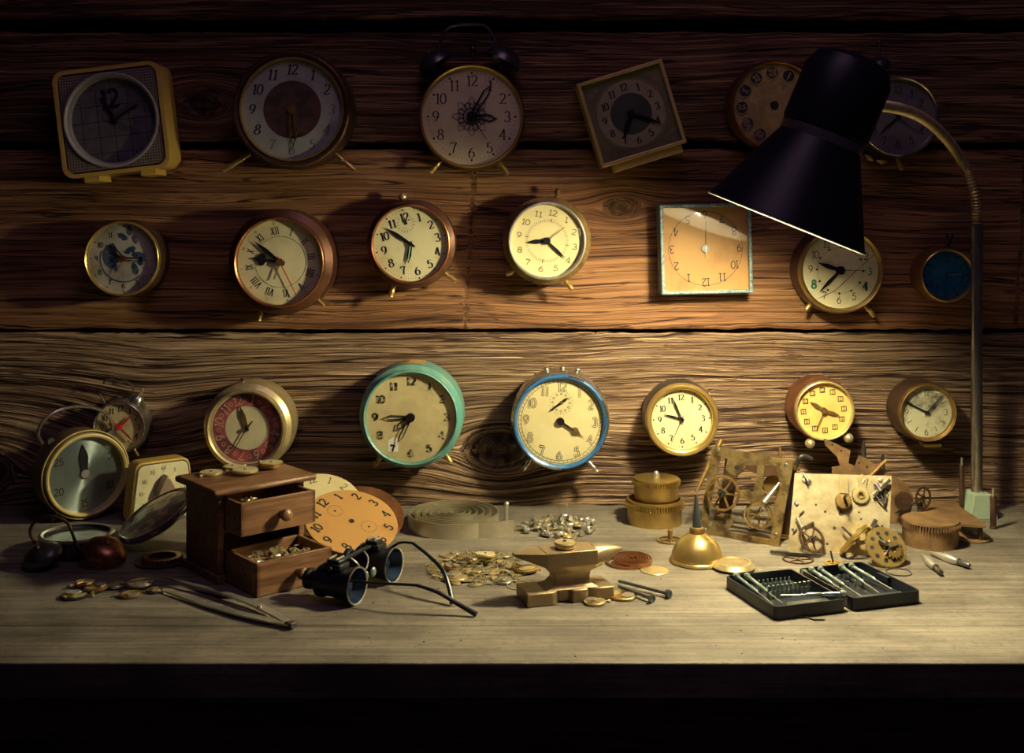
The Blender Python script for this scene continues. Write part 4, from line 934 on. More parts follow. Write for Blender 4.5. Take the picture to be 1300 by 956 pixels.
# --- big dials leaning behind the cabinet
def loose_dial(name, label, c, R, nrm, roll, m, numk, extra=None, group=None):
    q = Vector(nrm).normalized(); up = Vector((0, 0, 1)); xa = up.cross(q).normalized(); ya = q.cross(xa)
    M4 = Matrix(((xa.x, ya.x, q.x, c[0]), (xa.y, ya.y, q.y, c[1]), (xa.z, ya.z, q.z, c[2]), (0, 0, 0, 1))) @ RZ(roll)
    o = MB().lathe([(.0016, 0), (R, 0), (R, .0008), (R*.99, .0012), (.0035, .0012), (.0035, 0)], 72).build(name, m); o.matrix_world = M4; tag(o, label, 'clock dial', group)
    if numk:
        nb = MB(); numerals(nb, R, z=.0015, **numk); 
        if extra: extra(nb, R)
        nb.build('numerals', 'ink', o)
    return o
def exd(nb, R):
    for cx, cy in ((0, .45*R), (.12*R, -.38*R)):
        for k in range(24):
            p, q = pol(R*.15, 15*k), pol(R*.18, 15*k); nb.ribbon([(cx+p[0], cy+p[1]), (cx+q[0], cy+q[1])], .0006, .0015)
        nb.prism([(cx+.0012*math.cos(a), cy+.0012*math.sin(a)) for a in [k*PI/4 for k in range(8)]], .0012, .0016)
    nb.prism([(R*.055*math.cos(a), R*.055*math.sin(a)) for a in [k*PI/8 for k in range(16)]], .0012, .0016)
c1 = P(446, 660, -.190); 
loose_dial('loose_dial', 'orange enamelled alarm clock dial with black numerals leaning behind the cabinet', (c1.x, c1.y, .030), .0515, (.20, -.40, .85), 36, 'd_orange', dict(fr=.80, h=.21, w=.17), exd)
c2 = P(408, 640, -.140)
loose_dial('loose_dial', 'pale yellowed clock dial tucked behind the orange one', (c2.x-.002, c2.y, .036), .048, (.12, -.50, .80), 10, 'd_yel', dict(fr=.80, h=.19, w=.10, radial=True), None)
c3 = P(468, 654, -.130)
loose_dial('loose_dial', 'red-brown bare disc lying lowest behind the two loose dials', (c3.x-.006, c3.y, .022), .047, (.18, -.45, .85), 0, 'copper', None)
# --- big mainspring
def spiral(r0, r1, turns, n, ph=0, z=0): return [((r0+(r1-r0)*(k/n)**1.0)*math.cos(ph+2*PI*turns*k/n), (r0+(r1-r0)*(k/n))*math.sin(ph+2*PI*turns*k/n)) for k in range(n+1)]
def strip(mb, pts, w, z0, z1, T=None):
    n = len(pts); vs = []; fs = []
    for i, p in enumerate(pts):
        a = Vector(pts[max(i-1, 0)]); c = Vector(pts[min(i+1, n-1)]); t = (c-a).normalized(); nn = Vector((-t.y, t.x))*w/2
        for s in (1, -1):
            for z in (z0, z1): vs.append((p[0]+s*nn.x, p[1]+s*nn.y, z))
    for i in range(n-1):
        a, b = 4*i, 4*i+4; fs += [(a, b, b+1, a+1), (a+3, b+3, b+2, a+2), (a+1, b+1, b+3, a+3), (a+2, b+2, b, a)]
    fs += [(0, 1, 3, 2), (4*n-4, 4*n-2, 4*n-1, 4*n-3)]
    return mb.add(vs, fs, T)
mg = G(578, 668)
sp_ = MB(); pts = []
radii = []
n = 420
for k in range(n+1):
    t = k/n; turns = 6.6; r = .007+.051*t**1.15; a = math.radians(-60)-2*PI*turns*(1-t)
    # strips run counterclockwise outwards
    pts.append((r*math.cos(a), r*math.sin(a)))
last = pts[-1]; strip(sp_, pts, .0014, 0, .0175)
tail = [last]+[(last[0]+.014*i*.95, last[1]+.0007*i*i*.9+ .002*i) for i in range(1, 4)]
strip(sp_, tail, .0014, 0, .0175)
so = sp_.build('mainspring', 'silver', None, smooth=60); so.matrix_world = T3(mg.x, mg.y, .0002); tag(so, 'large coiled silvery mainspring behind the spectacles', 'spring')
hk = MB().cyl(.0022, 0, .021, 12).ball((0, 0, .021), .003).build('spring_hook', 'steel', so); hk.matrix_world = T3(G(643, 662).x, G(643, 662).y, .0002)
# --- copper coil
cg = G(803, 716); cs_ = MB(); strip(cs_, spiral(.004, .0215, 6.2, 300, 1.2), .0010, 0, .0035)
o = cs_.build('copper_coil', 'copper', None, smooth=60); o.matrix_world = T3(cg.x, cg.y, .0032) @ RX(2); tag(o, 'small flat coil of reddish copper spring right of the anvil', 'spring')
b2 = MB().ring(.0195, .0210, 0, .0028, 56).build('copper_hoop', 'copper'); b2.matrix_world = T3(G(795, 716).x, G(795, 716).y, .0002); tag(b2, 'plain reddish hoop lying under the copper coil', 'ring')
o = MB().lathe([(.0008, .0001), (.0143, .0001), (.0148, .0006), (.0143, .0011), (.0008, .0011)], 48).build('flat_disc', 'brass_l'); o.matrix_world = on(831, 725); tag(o, 'thin pale yellow disc with a tiny hole beside the copper coil', 'disc')
# --- anvil
ag = G(722, 758)
AM = T3(ag.x, ag.y, 0) @ RZ(17)
an = empty('anvil', AM, 'small bare metal anvil on the bench carrying a watch movement', 'anvil')
M['anvil'] = mat('anvil_iron', (.34, .25, .14), .42, .5, (.18, .12, .065), 30, .6, .25, bscale=160)
MB().prism([(-.0475, -.0185), (-.022, -.0185), (-.014, -.012), (-.004, -.012), (-.002, -.0185), (.013, -.0185), (.015, -.012), (.022, -.0185), (.040, -.0185), (.040, .0185), (-.0475, .0185)], 0, .0125).build('foot', 'anvil', an, bevel=.0012)
def loft(mb, secs):           # secs: list of (z, x0, x1, halfwidth)
    vs = []; fs = []
    for z, x0, x1, w in secs: vs += [(x0, -w, z), (x1, -w, z), (x1, w, z), (x0, w, z)]
    for i in range(len(secs)-1):
        for k in range(4): fs.append((4*i+k, 4*i+(k+1) % 4, 4*i+4+(k+1) % 4, 4*i+4+k))
    fs += [(3, 2, 1, 0), tuple(range(4*len(secs)-4, 4*len(secs)))]
    return mb.add(vs, fs)
w_ = MB(); loft(w_, [(.012, -.030, .026, .015), (.0145, -.022, .021, .011), (.020, -.0165, .018, .0095), (.026, -.017, .019, .0095), (.030, -.024, .023, .012), (.0335, -.027, .025, .014)]); w_.build('waist', 'anvil', an, bevel=.0008)
MB().box((-.001, 0, .0405), (.052, .029, .0145)).build('face_block', 'anvil', an, bevel=.0008)
hn = MB(); vs = []; fs = []
hn.add([(-.027, -.0145, .0475), (-.027, .0145, .0475), (-.027, .0145, .034), (-.027, -.0145, .034), (-.056, -.004, .0470), (-.056, .004, .0470), (-.056, .003, .0445), (-.056, -.003, .0445)],
       [(0, 1, 5, 4), (3, 7, 6, 2), (0, 4, 7, 3), (1, 2, 6, 5), (4, 5, 6, 7), (0, 3, 2, 1)]); hn.build('flat_horn', 'anvil', an, bevel=.0006)
hc = MB(); prof = [(.0115, 0), (.0105, .006), (.0085, .013), (.006, .020), (.0030, .027), (.0006, .031)]
hc.lathe(prof, 28, T3(.0245, 0, .037) @ RY(90) @ Matrix(((1, 0, -.18, 0), (0, 1, 0, 0), (0, 0, 1, 0), (0, 0, 0, 1)))); hc.build('round_horn', 'anvil', an)
amw = AM @ Vector((-.004, 0, .0479))
m4 = T3(*amw) @ RZ(30)
r_ = MB().lathe([(.0001, 0), (.0085, 0), (.0095, .0010), (.0095, .0042), (.0105, .0048), (.0098, .0060), (.0001, .0066)], 32).build('watch_movement', 'brass_l'); r_.matrix_world = m4; tag(r_, 'cased round watch movement resting on top of the anvil', 'watch movement')
MB().cyl(.0018, .0064, .0074, 10).build('centre_boss', 'steel_d', r_); MB().tube([(.009, 0, .0025), (.0125, 0, .0025)], .0012, 8).build('winding_crown', 'brass', r_)
# --- two pins
def bolt(px1, py1, px2, py2, lab, r=.0016):
    a = G(px1, py1); c = G(px2, py2); v = c-a; L = v.length; ang = math.degrees(math.atan2(v.y, v.x))
    e = empty('long_bolt', T3(a.x, a.y, .0042) @ RZ(ang) @ RY(math.degrees(.0)), lab, 'bolt')
    MB().tube([(0, 0, 0), (L*.93, 0, 0)], r, 12).build('shank', 'steel_b', e); MB().lathe([(.0001, L*.93), (.0040, L*.93), (.0042, L*.945), (.0042, L*.99), (.0036, L), (.0022, L), (.002, L*.985), (.0001, L*.985)], 20, RY(90)).build('head', 'steel_b', e)
bolt(786, 743, 851, 760, 'longer blued steel bolt lying right of the anvil'); bolt(786, 750, 829, 766, 'shorter blued steel bolt lying in front of the longer one')
# --- barrels
def barrel(name, px, py, R, h, label, z0=0., lid=True, m='brass', knob=True, open_=False, rim=1.12, rh=.010):
    gg = G(px, py, z0); e = empty(name, T3(gg.x, gg.y, z0+.0001), label, 'spring barrel')
    t = .0022
    if open_: MB().lathe([(R-t, 0), (R, 0), (R, h), (R-t, h), (R-t, .002), (.0001, .002)], 56).build('drum', m, e)
    else: MB().lathe([(.0001, 0), (R, 0), (R, h), (.0001, h)], 56).build('drum', m, e)
    gm = MB().gear(R*rim, h-rh*.3, h+rh*.5, 64, .11, (R-t)/(R*rim) if open_ else .03); gm.build('toothed_rim', m, e)
    lg = MB()
    if open_: lg.lathe([(R*rim*.94, h+rh*.5), (R*rim*.95, h+rh*.5+.0004), (R*rim*.94, h+rh*.5+.003), (R-t, h+rh*.5+.003), (R-t, h+rh*.5)], 56)
    else: lg.lathe([(R*rim*.94, h+rh*.5), (R*rim*.95, h+rh*.5+.0004), (R*rim*.94, h+rh*.5+.002), (.0001, h+rh*.5+.0022)], 56)
    lg.build('lid' if not open_ else 'rim', m, e)
    if knob: MB().cyl(.0042, h+rh*.5, h+rh*.5+.006, 16).ball((0, 0, h+rh*.5+.007), .0034).build('arbor', 'steel_d' if m == 'rust' else 'steel', e)
    return h+rh*.5+.003
pg = G(831, 664)
zb = barrel('spring_barrel', 831, 663, .0325, .0215, 'open brass spring barrel at the bottom of the stack of two', open_=True, knob=False, rim=1.09, rh=.008, m='brass')
gg = G(831, 663)
e_py = YH+(H-zb)*F/(gg.y+D)
barrel('spring_barrel', 833, e_py-1.5, .0265, .0185, 'smaller lidded brass spring barrel standing on the open one', z0=zb, m='brass', rim=1.10, rh=.006)
barrel('spring_barrel', 1181, 690, .0300, .0220, 'wide tarnished spring barrel with toothed lid near the lamp post', m='rust_l', knob=False, rim=1.08, rh=.007)
# --- little wheel with arbor
g_ = on(851, 687)
e = empty('arbor_wheel', g_ @ T3(0, 0, .0001), 'small spoked wheel with upright arbor lying between the barrels and the oil can', 'wheel')
MB().gear(.0155, 0, .0018, 60, .03, .1, .86, 4, .28).build('wheel', 'brass_old', e); MB().cyl(.003, 0, .0125, 14).build('arbor', 'brass_old', e)
# --- oil can
og = G(885, 713)
e = empty('oil_can', T3(og.x, og.y, .0001), 'brass domed oil can with tall dark spout', 'oil can')
R = .0285
MB().lathe([(.0001, 0), (R*1.0, 0), (R*1.03, .001), (R*1.0, .003), (R*.955, .004), (R*.93, .010), (R*.80, .018), (R*.58, .025), (R*.36, .029), (R*.24, .0305)], 64).build('body', 'gold', e)
MB().lathe([(R*.24, .029), (R*.27, .031), (R*.27, .035), (R*.24, .0365), (R*.16, .037)], 32).build('collar', 'brass_old', e)
tx, tz = 887-893, 0
MB().tube([(0, 0, .035), (-.0005, 0, .043), (-.0010, 0, .070), (-.0011, 0, .0715)], [.0052, .0045, .0014, .0010], 16).build('spout', 'steel_b', e)
# --- lid of pocket watch case
lg = G(931, 722)
e = empty('watch_case_lid', T3(lg.x, lg.y, .0001), 'round domed pale metal watch case in front of the oil can', 'watch case')
MB().lathe([(.0001, 0), (.019, 0), (.021, .0015), (.0225, .003), (.0215, .0042), (.020, .0055), (.0185, .0072), (.016, .0078), (.0155, .0070), (.0001, .0074)], 56).build('case', 'brass_l', e)
MB().ring(.0022, .0036, -.0006, .0006, 20, T3(0, .0245, .004)).build('bow', 'steel', e)
def RPL(px, py, M4, k=0.):           # local point on plane z=k of M4 seen at pixel
    inv = M4.inverted(); o = inv @ Vector((0, -D, H)); p = inv @ P(px, py, -.1); d = p-o; t = (k-o.z)/d.z; q = o+d*t; return (q.x, q.y)
# ================================================================ round timer, kitchen timer
fc = P(112, 600, -.078); yaw = 41.; nrm = Vector((math.sin(math.radians(yaw)), -math.cos(math.radians(yaw)), 0)); dpt = .046
bo = fc-nrm*dpt; bo.z = .0555
M4t = T3(*bo) @ RZ(yaw) @ RX(90)
def exO(root, R, Rd, d, zd, inv):
    hp = [(-.045, .040), (-.050, .052), (-.045, .066), (-.03, .076), (-.008, .080), (.016, .076), (.033, .066), (.040, .052), (.038, .043)]
    MB().tube(cr([Vector((x, y, d*.45)) for x, y in hp], 5), .0022, 10).build('handle', 'chrome', root)
    for s in (-1, 1): MB().cyl(.0045, -.004, .004, 12, T3(s*.036, .042, d*.45)).build('handle_pivot', 'steel_d', root)
    for s in (-1, 1): MB().tube([(s*.030, -.044, d*.5), (s*.036, -.0535, d*.5)], [.004, .003], 10).build('foot', 'bronze', root)
    for q in (.80, .86): MB().ring(R*1.045, R*1.062, d*q, d*q+.0018, 64).build('case_rib', 'cream_p', root)
clock('round_timer', 'large round cream timer with brushed steel dial and wire handle standing at the left', 0, 0, .0500, dpt, 0, case=mat('shaded_cream_case', (.16, .11, .06), .4), bezel='cream_p', caseR=1.05, bw=.09, recess=.012, dial='d_blueg', cat='timer', M4=M4t,  # cream case coloured brown, the shade on its side put into the colour
      num=dict(fr=.78, h=.19, w=.13, kind=['', '5', '', '10', '', '15', '', '20', '', '25', '', '']), hands=[(-.06, -.80, 'point', .20, 'ink_s', 'pointer')], hubm='steel', hubr=.11, extra=exO)
# kitchen timer
yaw = 38.; fc = P(207, 614, -.075); nrm = Vector((math.sin(math.radians(yaw)), -math.cos(math.radians(yaw)), 0)); dpt = .026; bo = fc-nrm*dpt; bo.z = .0365
M4k = T3(*bo) @ RZ(yaw) @ RX(90); kt = empty('kitchen_timer', M4k, 'cream and yellow sixty-minute kitchen timer with pear-shaped knob', 'timer')
def trap(w0, w1, h_, r):
    o = []
    for cx, cy, a in ((w1/2-r, h_/2-r, 0), (-w1/2+r, h_/2-r, 90), (-w0/2+r, -h_/2+r, 180), (w0/2-r, -h_/2+r, 270)): o += arc(cx, cy, r, r, a, a+90, 6)
    return o
MB().prism(trap(.080, .068, .073, .010), 0, dpt).build('case', 'yellow_p', kt, bevel=.0015)
MB().prism(trap(.076, .064, .069, .009), dpt, dpt+.0012).build('trim_frame', 'chrome', kt)
fp = MB().prism(trap(.073, .061, .066, .008), dpt+.0012, dpt+.0018).build('face_plate', 'd_cream', kt)
nb = MB()
for i, t in enumerate(['60', '5', '10', '15', '20', '25', '30', '35', '40', '45', '50', '55']):
    x, y = pol(.0275, 30*i); text(nb, t, x, y, .0042, z=dpt+.0020, w=.14); nb.ribbon([pol(.0225, 30*i), pol(.0245, 30*i)], .0004, dpt+.0020)
nb.build('numerals', 'ink', fp)
kn = [(.0001+.0112*math.sin(math.radians(a)), -.0112*math.cos(math.radians(a))) for a in range(-100, 101, 20)]+[(.004, .016), (0, .0215), (-.004, .016)]
MB().prism(kn, dpt+.0018, dpt+.015).build('knob', mat('taupe_knob', (.26, .19, .13), .35), kt, bevel=.002)
# watch case lying tilted
n_ = Vector((-.42, -.28, .86)).normalized(); u_ = Vector((.88, 0, .47)); u_ = (u_-n_*u_.dot(n_)).normalized(); v_ = n_.cross(u_); c_ = G(199, 655, .031)
Mw = Matrix(((u_.x, v_.x, n_.x, c_.x), (u_.y, v_.y, n_.y, c_.y), (u_.z, v_.z, n_.z, c_.z), (0, 0, 0, 1)))
e = empty('pocket_watch_case', Mw, 'large worn silvery watch case tilted against the kitchen timer', 'watch case')
MB().lathe([(.0001, -.010), (.030, -.009), (.042, -.004), (.0455, .001), (.0455, .003), (.043, .0045), (.0415, .0045), (.040, .0035)], 64).build('case', 'chrome', e)
MB().lathe([(.0001, .0075), (.02, .0068), (.034, .0050), (.041, .0032)], 64).build('crystal', mat('scratched_crystal', (.20, .19, .15), .22, .4, (.62, .56, .36), 45, .9, .25, thr=.52, soft=.05), e)
# overturned alarm clock in the shade
oc = G(98, 700)
e = empty('overturned_alarm_clock', T3(oc.x, oc.y, .0001) @ RZ(-12), 'dark alarm clock lying on its back with wire handle and copper bell', 'clock')
MB().lathe([(.0001, 0), (.036, 0), (.039, .003), (.039, .017), (.036, .0185), (.034, .0165), (.0001, .0165)], 56).build('case', 'steel_d', e)
MB().lathe([(.0355, .0182), (.0395, .0178), (.0400, .0200), (.037, .0215), (.0345, .0205)], 56).build('bezel', 'steel', e)
hp = cr([Vector(p) for p in ((-.034, -.026, .014), (-.037, -.030, .028), (-.026, -.034, .042), (-.006, -.036, .047), (.012, -.037, .042), (.020, -.038, .028), (.026, -.040, .018), (.033, -.041, .014))], 6)
MB().tube(hp, .0017, 10).build('handle', 'bronze', e)
def bell(x, y, z, m, rot):
    T = T3(x, y, z) @ rot; b = MB().lathe([(.0001, .016), (.008, .0152), (.015, .011), (.0195, .003), (.020, -.003), (.0185, -.003), (.016, .004), (.0001, .011)], 36, T); b.ball((0, 0, .017), .003, T); b.build('bell', m, e)
bell(.060, -.042, .016, 'copper', RX(20) @ RY(24) @ Matrix.Diagonal((1.15, 1, .7, 1))); bell(-.002, -.060, .012, 'steel_d', RX(25) @ RY(-15) @ Matrix.Diagonal((1.1, 1, .7, 1)))
MB().tube([(.02, -.030, .012), (.045, -.040, .016)], .002, 8).build('bell_post', 'steel_d', e)
# copper toothed ring left of cabinet
gg = G(206, 713); e = empty('toothed_ring', T3(gg.x, gg.y, .0001), 'coppery toothed ring on a dark disc beside the left foot of the cabinet', 'gear')
MB().cyl(.0285, 0, .0025, 48).build('disc', 'bronze', e); MB().gear(.0215, .0025, .0062, 26, .14, .66, .8, 0).build('toothed_rim', 'copper', e)
# ================================================================ tweezers
a0 = G(369, 792.5, .004); t1 = G(210, 733, .006); t2 = G(208, 751, .002)
def bar(mb, pts, ws, t):
    n = len(pts); vs = []; fs = []
    for i, p in enumerate(pts):
        a = Vector(pts[max(i-1, 0)]); b = Vector(pts[min(i+1, n-1)]); d = (b-a).normalized(); s = Vector((-d.y, d.x, 0)).normalized()*ws[i]/2
        for q in (s, -s):
            for z in (-t/2, t/2): v = Vector(p)+q; vs.append((v.x, v.y, v.z+z))
    for i in range(n-1):
        a, b = 4*i, 4*i+4; fs += [(a, a+1, b+1, b), (a+3, a+2, b+2, b+3), (a+1, a+3, b+3, b+1), (a+2, a, b, b+2)]
    fs += [(0, 2, 3, 1), (4*n-4, 4*n-3, 4*n-1, 4*n-2)]; return mb.add(vs, fs)
e = empty('tweezers', T3(a0.x, a0.y, 0), 'pointed steel tweezers lying open in front of the drawer cabinet', 'tweezers')
o_ = Vector((a0.x, a0.y, 0))
for tip, off in ((t1, Vector((.006, .008, .001))), (t2, Vector((-.003, -.004, 0)))):
    p = [a0-o_, a0.lerp(tip, .12)+off*.5-o_, a0.lerp(tip, .35)+off-o_, a0.lerp(tip, .62)+off*.9-o_, a0.lerp(tip, .85)+off*.3-o_, tip-o_]
    bar(MB(), p, [.007, .009, .009, .0065, .003, .0008], .0016).build('arm', 'steel', e, bevel=.0003)
MB().box((0, 0, .004), (.009, .007, .0045), RZ(math.degrees(math.atan2(t1.y-a0.y, t1.x-a0.x)))).build('joint', 'steel_d', e, bevel=.0006)
MB().ball((0, 0, 0), .0024, T3(*(a0.lerp(t1, .27)+Vector((.004, .005, .0015))-o_)), sz=.5).build('rivet', 'rivet', e)
# ================================================================ loupe spectacles
axd = Vector((.91, -.41, 0)).normalized(); ang = math.degrees(math.atan2(axd.y, axd.x))
p1 = G(454, 767.5); p2 = G(501, 740); rc1 = Vector((p1.x, p1.y, .0178)); rc2 = Vector((p2.x, p2.y, .0178))
md = (rc1+rc2)/2; e = empty('magnifying_spectacles', T3(md.x, md.y, 0), 'black binocular magnifying spectacles lying with folded-out wire arms', 'spectacles')
iv = T3(-md.x, -md.y, 0)
for c in (rc1, rc2):
    T = iv @ T3(*c) @ RZ(ang) @ RY(90)
    bb = MB().lathe([(.0172, 0), (.0176, -.0005), (.0170, -.004), (.0155, -.008), (.0150, -.020), (.0135, -.022), (.0135, -.034), (.0150, -.035), (.0150, -.041), (.0095, -.043), (.0085, -.050), (.0100, -.052), (.0100, -.056), (.0001, -.056)], 40, T).build('barrel', 'blackp', e)
    MB().lathe([(.0160, -.0005), (.0177, .0004), (.0178, -.001), (.0160, -.001)], 40, T).build('lens_rim', 'steel', bb)
    MB().lathe([(.0160, 0), (.0150, -.006), (.0135, -.012)], 40, T).build('inner_cone', 'lens', bb)
    MB().lathe([(.0138, -.0125), (.008, -.0105), (.0001, -.0098)], 32, T).build('lens', 'lens', bb)
    m = MB(); Tb = iv @ T3(c.x, c.y, 0) @ RZ(ang)
    m.box((-.024, 0, .0345), (.020, .017, .005), Tb); m.box((-.024, 0, .0385), (.014, .012, .004), Tb); m.build('hinge_block', 'blackp', e, bevel=.001)
    for s in (-1, 1): MB().cyl(.0012, -.0065, .0065, 10, Tb @ T3(-.024+s*.004, 0, .0415) @ RX(90)).build('hinge_pin', 'steel', e)
T = iv @ T3(md.x, md.y, 0) @ RZ(ang)
MB().tube([(-.024, -.046, .033), (-.024, -.02, .036), (-.024, .02, .036), (-.024, .046, .033)], .0022, 10, T).build('bridge_bar', 'blackp', e)
MB().tube(cr([Vector(p) for p in ((-.022, -.012, .035), (-.016, -.010, .030), (-.014, -.004, .022), (-.014, .004, .022), (-.016, .010, .030), (-.022, .012, .035))], 4), .001, 8, T).build('nose_wire', 'steel', e)
for s in (-1, 1): MB().ball((0, 0, 0), .005, T @ T3(-.008, s*.007, .018) @ Matrix.Diagonal((.5, .8, 1, 1))).build('nose_pad', 'steel_g', e)
A1 = [P(412, 730, -.352), P(450, 738, -.366), P(529, 743, -.388)]; A1b = [P(529, 743, -.388), P(556, 752, -.392), P(580, 766, -.396), G(605, 780, .0025)]
A2 = [P(494, 697, -.302), P(508, 689, -.305), P(524, 689.5, -.315)]; A2b = [P(524, 689.5, -.315), P(545, 706, -.332), P(562, 724, -.350), P(570, 745, -.362), G(574, 766, .0025)]
for A, B in ((A1, A1b), (A2, A2b)):
    o = MB().tube(cr([p for p in A], 4), .0013, 10, iv).build('temple_arm', 'blackp', e); n = len(cr(B, 6))
    MB().tube(cr(B, 6), [.0015+.0011*(k/n) for k in range(n)], 10, iv).build('ear_sleeve', 'blackp', o)
# cable/wire under left loupe omitted parts: screw cap
# ================================================================ screwdriver set
TR = 17.5; tw, td, thh = .0745, .0945, .0125
Lo = Vector((.2105, -.322, 0)); Ro = Vector((.2885, -.2985, 0))
ss = empty('screwdriver_case', T3(*Lo) @ RZ(TR), 'open black plastic box of precision screwdrivers at the front right', 'tool box')
iS = ss.matrix_world.inverted(); ss_m = T3(*Lo) @ RZ(TR)
def rct(x0, x1, y0, y1, r): return [(x0+x1)/2+0, 0]
def tray(T, nm):
    def RRt(w_, h_, r): return [(x+tw/2, y-td/2) for x, y in round_rect(w_, h_, r, 4)]
    fm = frame_mb(RRt(tw, td, .004), RRt(tw-.003, td-.003, .003), .001, thh); fm.v = [tuple(T @ Vector(v)) for v in fm.v]
    fm.prism(RRt(tw, td, .004), 0, .0018, T); fm.build(nm, 'blackp', ss, smooth=50)
iv2 = ss_m.inverted() @ (T3(*Ro) @ RZ(TR))
tray(Matrix(), 'tray'); tray(iv2, 'lid_tray')
MB().box((tw+.001, -td*.93, .009), (.006, .008, .008)).build('latch', 'steel_d', ss, bevel=.001)
MB().box((tw+.001+tw*.98, -td*.45, .009), (.004, .018, .005), T3(.004, 0, 0)).build('hinge', 'blackp', ss)
MB().prism([(.012, -td+.004), (tw-.004, -td+.004), (tw-.004, -td*.70), (.030, -td*.70)], .0018, .0050).build('holder', 'steel_b', ss)
MB().prism([(.004, -td+.006), (tw-.006, -td+.006), (tw-.006, -td*.75), (.02, -td*.75)], .0018, .0050, iv2).build('holder', 'steel_b', ss)
def bits(T, rows, lab, grp, lbl2):
    for (x0, y0, x1, y1, n, hh, r) in rows:
        for i in range(n):
            t = i/(n-1); x, y = x0+(x1-x0)*t, y0+(y1-y0)*t
            def mk(hh=hh, r=r): return MB().cyl(r, 0, hh*.6, 10).cyl(r*.75, hh*.6, hh, 10).build('driver_bit', 'steel_g')
            inst('bit%.4f' % hh, mk, ss_m @ T @ T3(x, y, .0019), lab, 'bit', grp)
bits(Matrix(), [(.026, -.012, tw-.010, -.012, 9, .007, .0012), (.026, -.024, tw-.016, -.024, 7, .007, .0012)], 'tiny steel bit standing in the two back rows of the left tray', 'bits in the back rows of the left tray', '')
bits(Matrix(), [(.022, -.046, tw-.008, -.044, 10, .0125, .0019)], 'taller steel bit standing in the front row of the left tray', 'bits in the front row of the left tray', '')
bits(iv2, [(.034, -.020, .060, -.020, 5, .007, .0012), (.014, -.040, .048, -.040, 5, .007, .0012)], 'tiny steel bit standing in the right tray between the screwdrivers', 'bits in the right tray', '')
def driver(x1, y1, x2, y2, lab, z1=.0095, z2=.0075, r=.0019):
    a = G(x1, y1, z1); b = G(x2, y2, z2); q = (b-a); L = q.length; T = axis_frame(a, q)
    e = empty('precision_screwdriver', T, lab, 'screwdriver', 'screwdrivers in the open box')
    MB().lathe([(.0001, -.0015), (r*1.5, -.0015), (r*1.75, -.0005), (r*1.75, .002), (r*1.2, .003), (.0001, .003)], 16).build('swivel_head', 'steel_g', e)
    MB().lathe([(r*.6, .003), (r, .0035), (r, L*.30), (r*.8, L*.31), (r*.8, L*.34), (r, L*.35), (r, L*.56), (r*.5, L*.60), (.0001, L*.60)], 16).build('handle', 'steel_g', e)
    MB().lathe([(r*.38, L*.58), (r*.38, L*.95), (r*.5, L*.97), (.0003, L)], 10).build('blade', 'steel', e)
driver(934.6, 731.2, 981, 767, 'screwdriver lying along the left edge of the left tray', .012, .006)
driver(948, 731, 994, 766.5, 'second screwdriver from the left edge of the left tray', .012, .006)
driver(1071, 753.5, 990, 756, 'screwdriver lying crosswise with its head on the joint of the box', .0155, .0125)
driver(1021, 727, 1062, 751, 'screwdriver nearest the left edge of the right tray', .010, .006)
driver(1030, 723.5, 1074, 752, 'second screwdriver from the left in the right tray', .012, .006)
driver(1041.5, 723.0, 1093, 757, 'third screwdriver from the left in the right tray', .012, .006)
driver(1068, 719.5, 1116, 753, 'fourth screwdriver from the left in the right tray', .012, .006)
driver(1081, 718.5, 1132, 748, 'screwdriver nearest the right edge of the right tray', .012, .006)
p = G(1008, 784); MB().tube([(p.x, p.y, .0008), (p.x+.012, p.y-.002, .0008), (p.x+.016, p.y-.008, .0008), (p.x+.026, p.y-.008, .0008)], .0008, 6).build('wire_hook', 'steel_d')
tag(bpy.data.objects['wire_hook'], 'bent bit of dark wire lying in front of the screwdriver box', 'wire')
# ================================================================ clock movements
def frame_of(o, u, v):
    u = Vector(u).normalized(); v = Vector(v); v = (v-u*v.dot(u)).normalized(); n = u.cross(v)
    return Matrix(((u.x, v.x, n.x, o[0]), (u.y, v.y, n.y, o[1]), (u.z, v.z, n.z, o[2]), (0, 0, 0, 1)))
# --- plate B : pale square plate
o = G(1000, 702); MBp = frame_of(o, (.0996, -.0113, 0), (.004, .034, .078))
def zB(x, y): return RPL(960+x/3.984, 550+y/3.984, MBp)
e = empty('clock_movement', MBp, 'square pale brass clock plate covered with small wheels and levers', 'clock movement'); eB = e
q = [zB(195, 202), zB(685, 216), zB(668, 600), zB(160, 602)]; q[3] = (q[3][0], .0004); q[2] = (q[2][0], .0004)
M['plateB'] = mat('pale_brass_plate', (.62, .55, .36), .40, .5, (.30, .22, .11), 40, .85, .15)
MB().prism(q[::-1], -.0022, 0).build('front_plate', 'plateB', e)
zb_ = -.028
MB().prism([(x+.004, y*.92+.004) for x, y in q[::-1]], zb_-.002, zb_).build('back_plate', 'rust_l', e)
for (x, y) in ((230, 230), (655, 245), (190, 560), (640, 560)):
    c = zB(x, y); MB().cyl(.0026, zb_, -.002, 14, T3(*c, 0)).build('pillar', 'brass', e)
def atB(x, y, z=0): return T3(*zB(x, y), z)
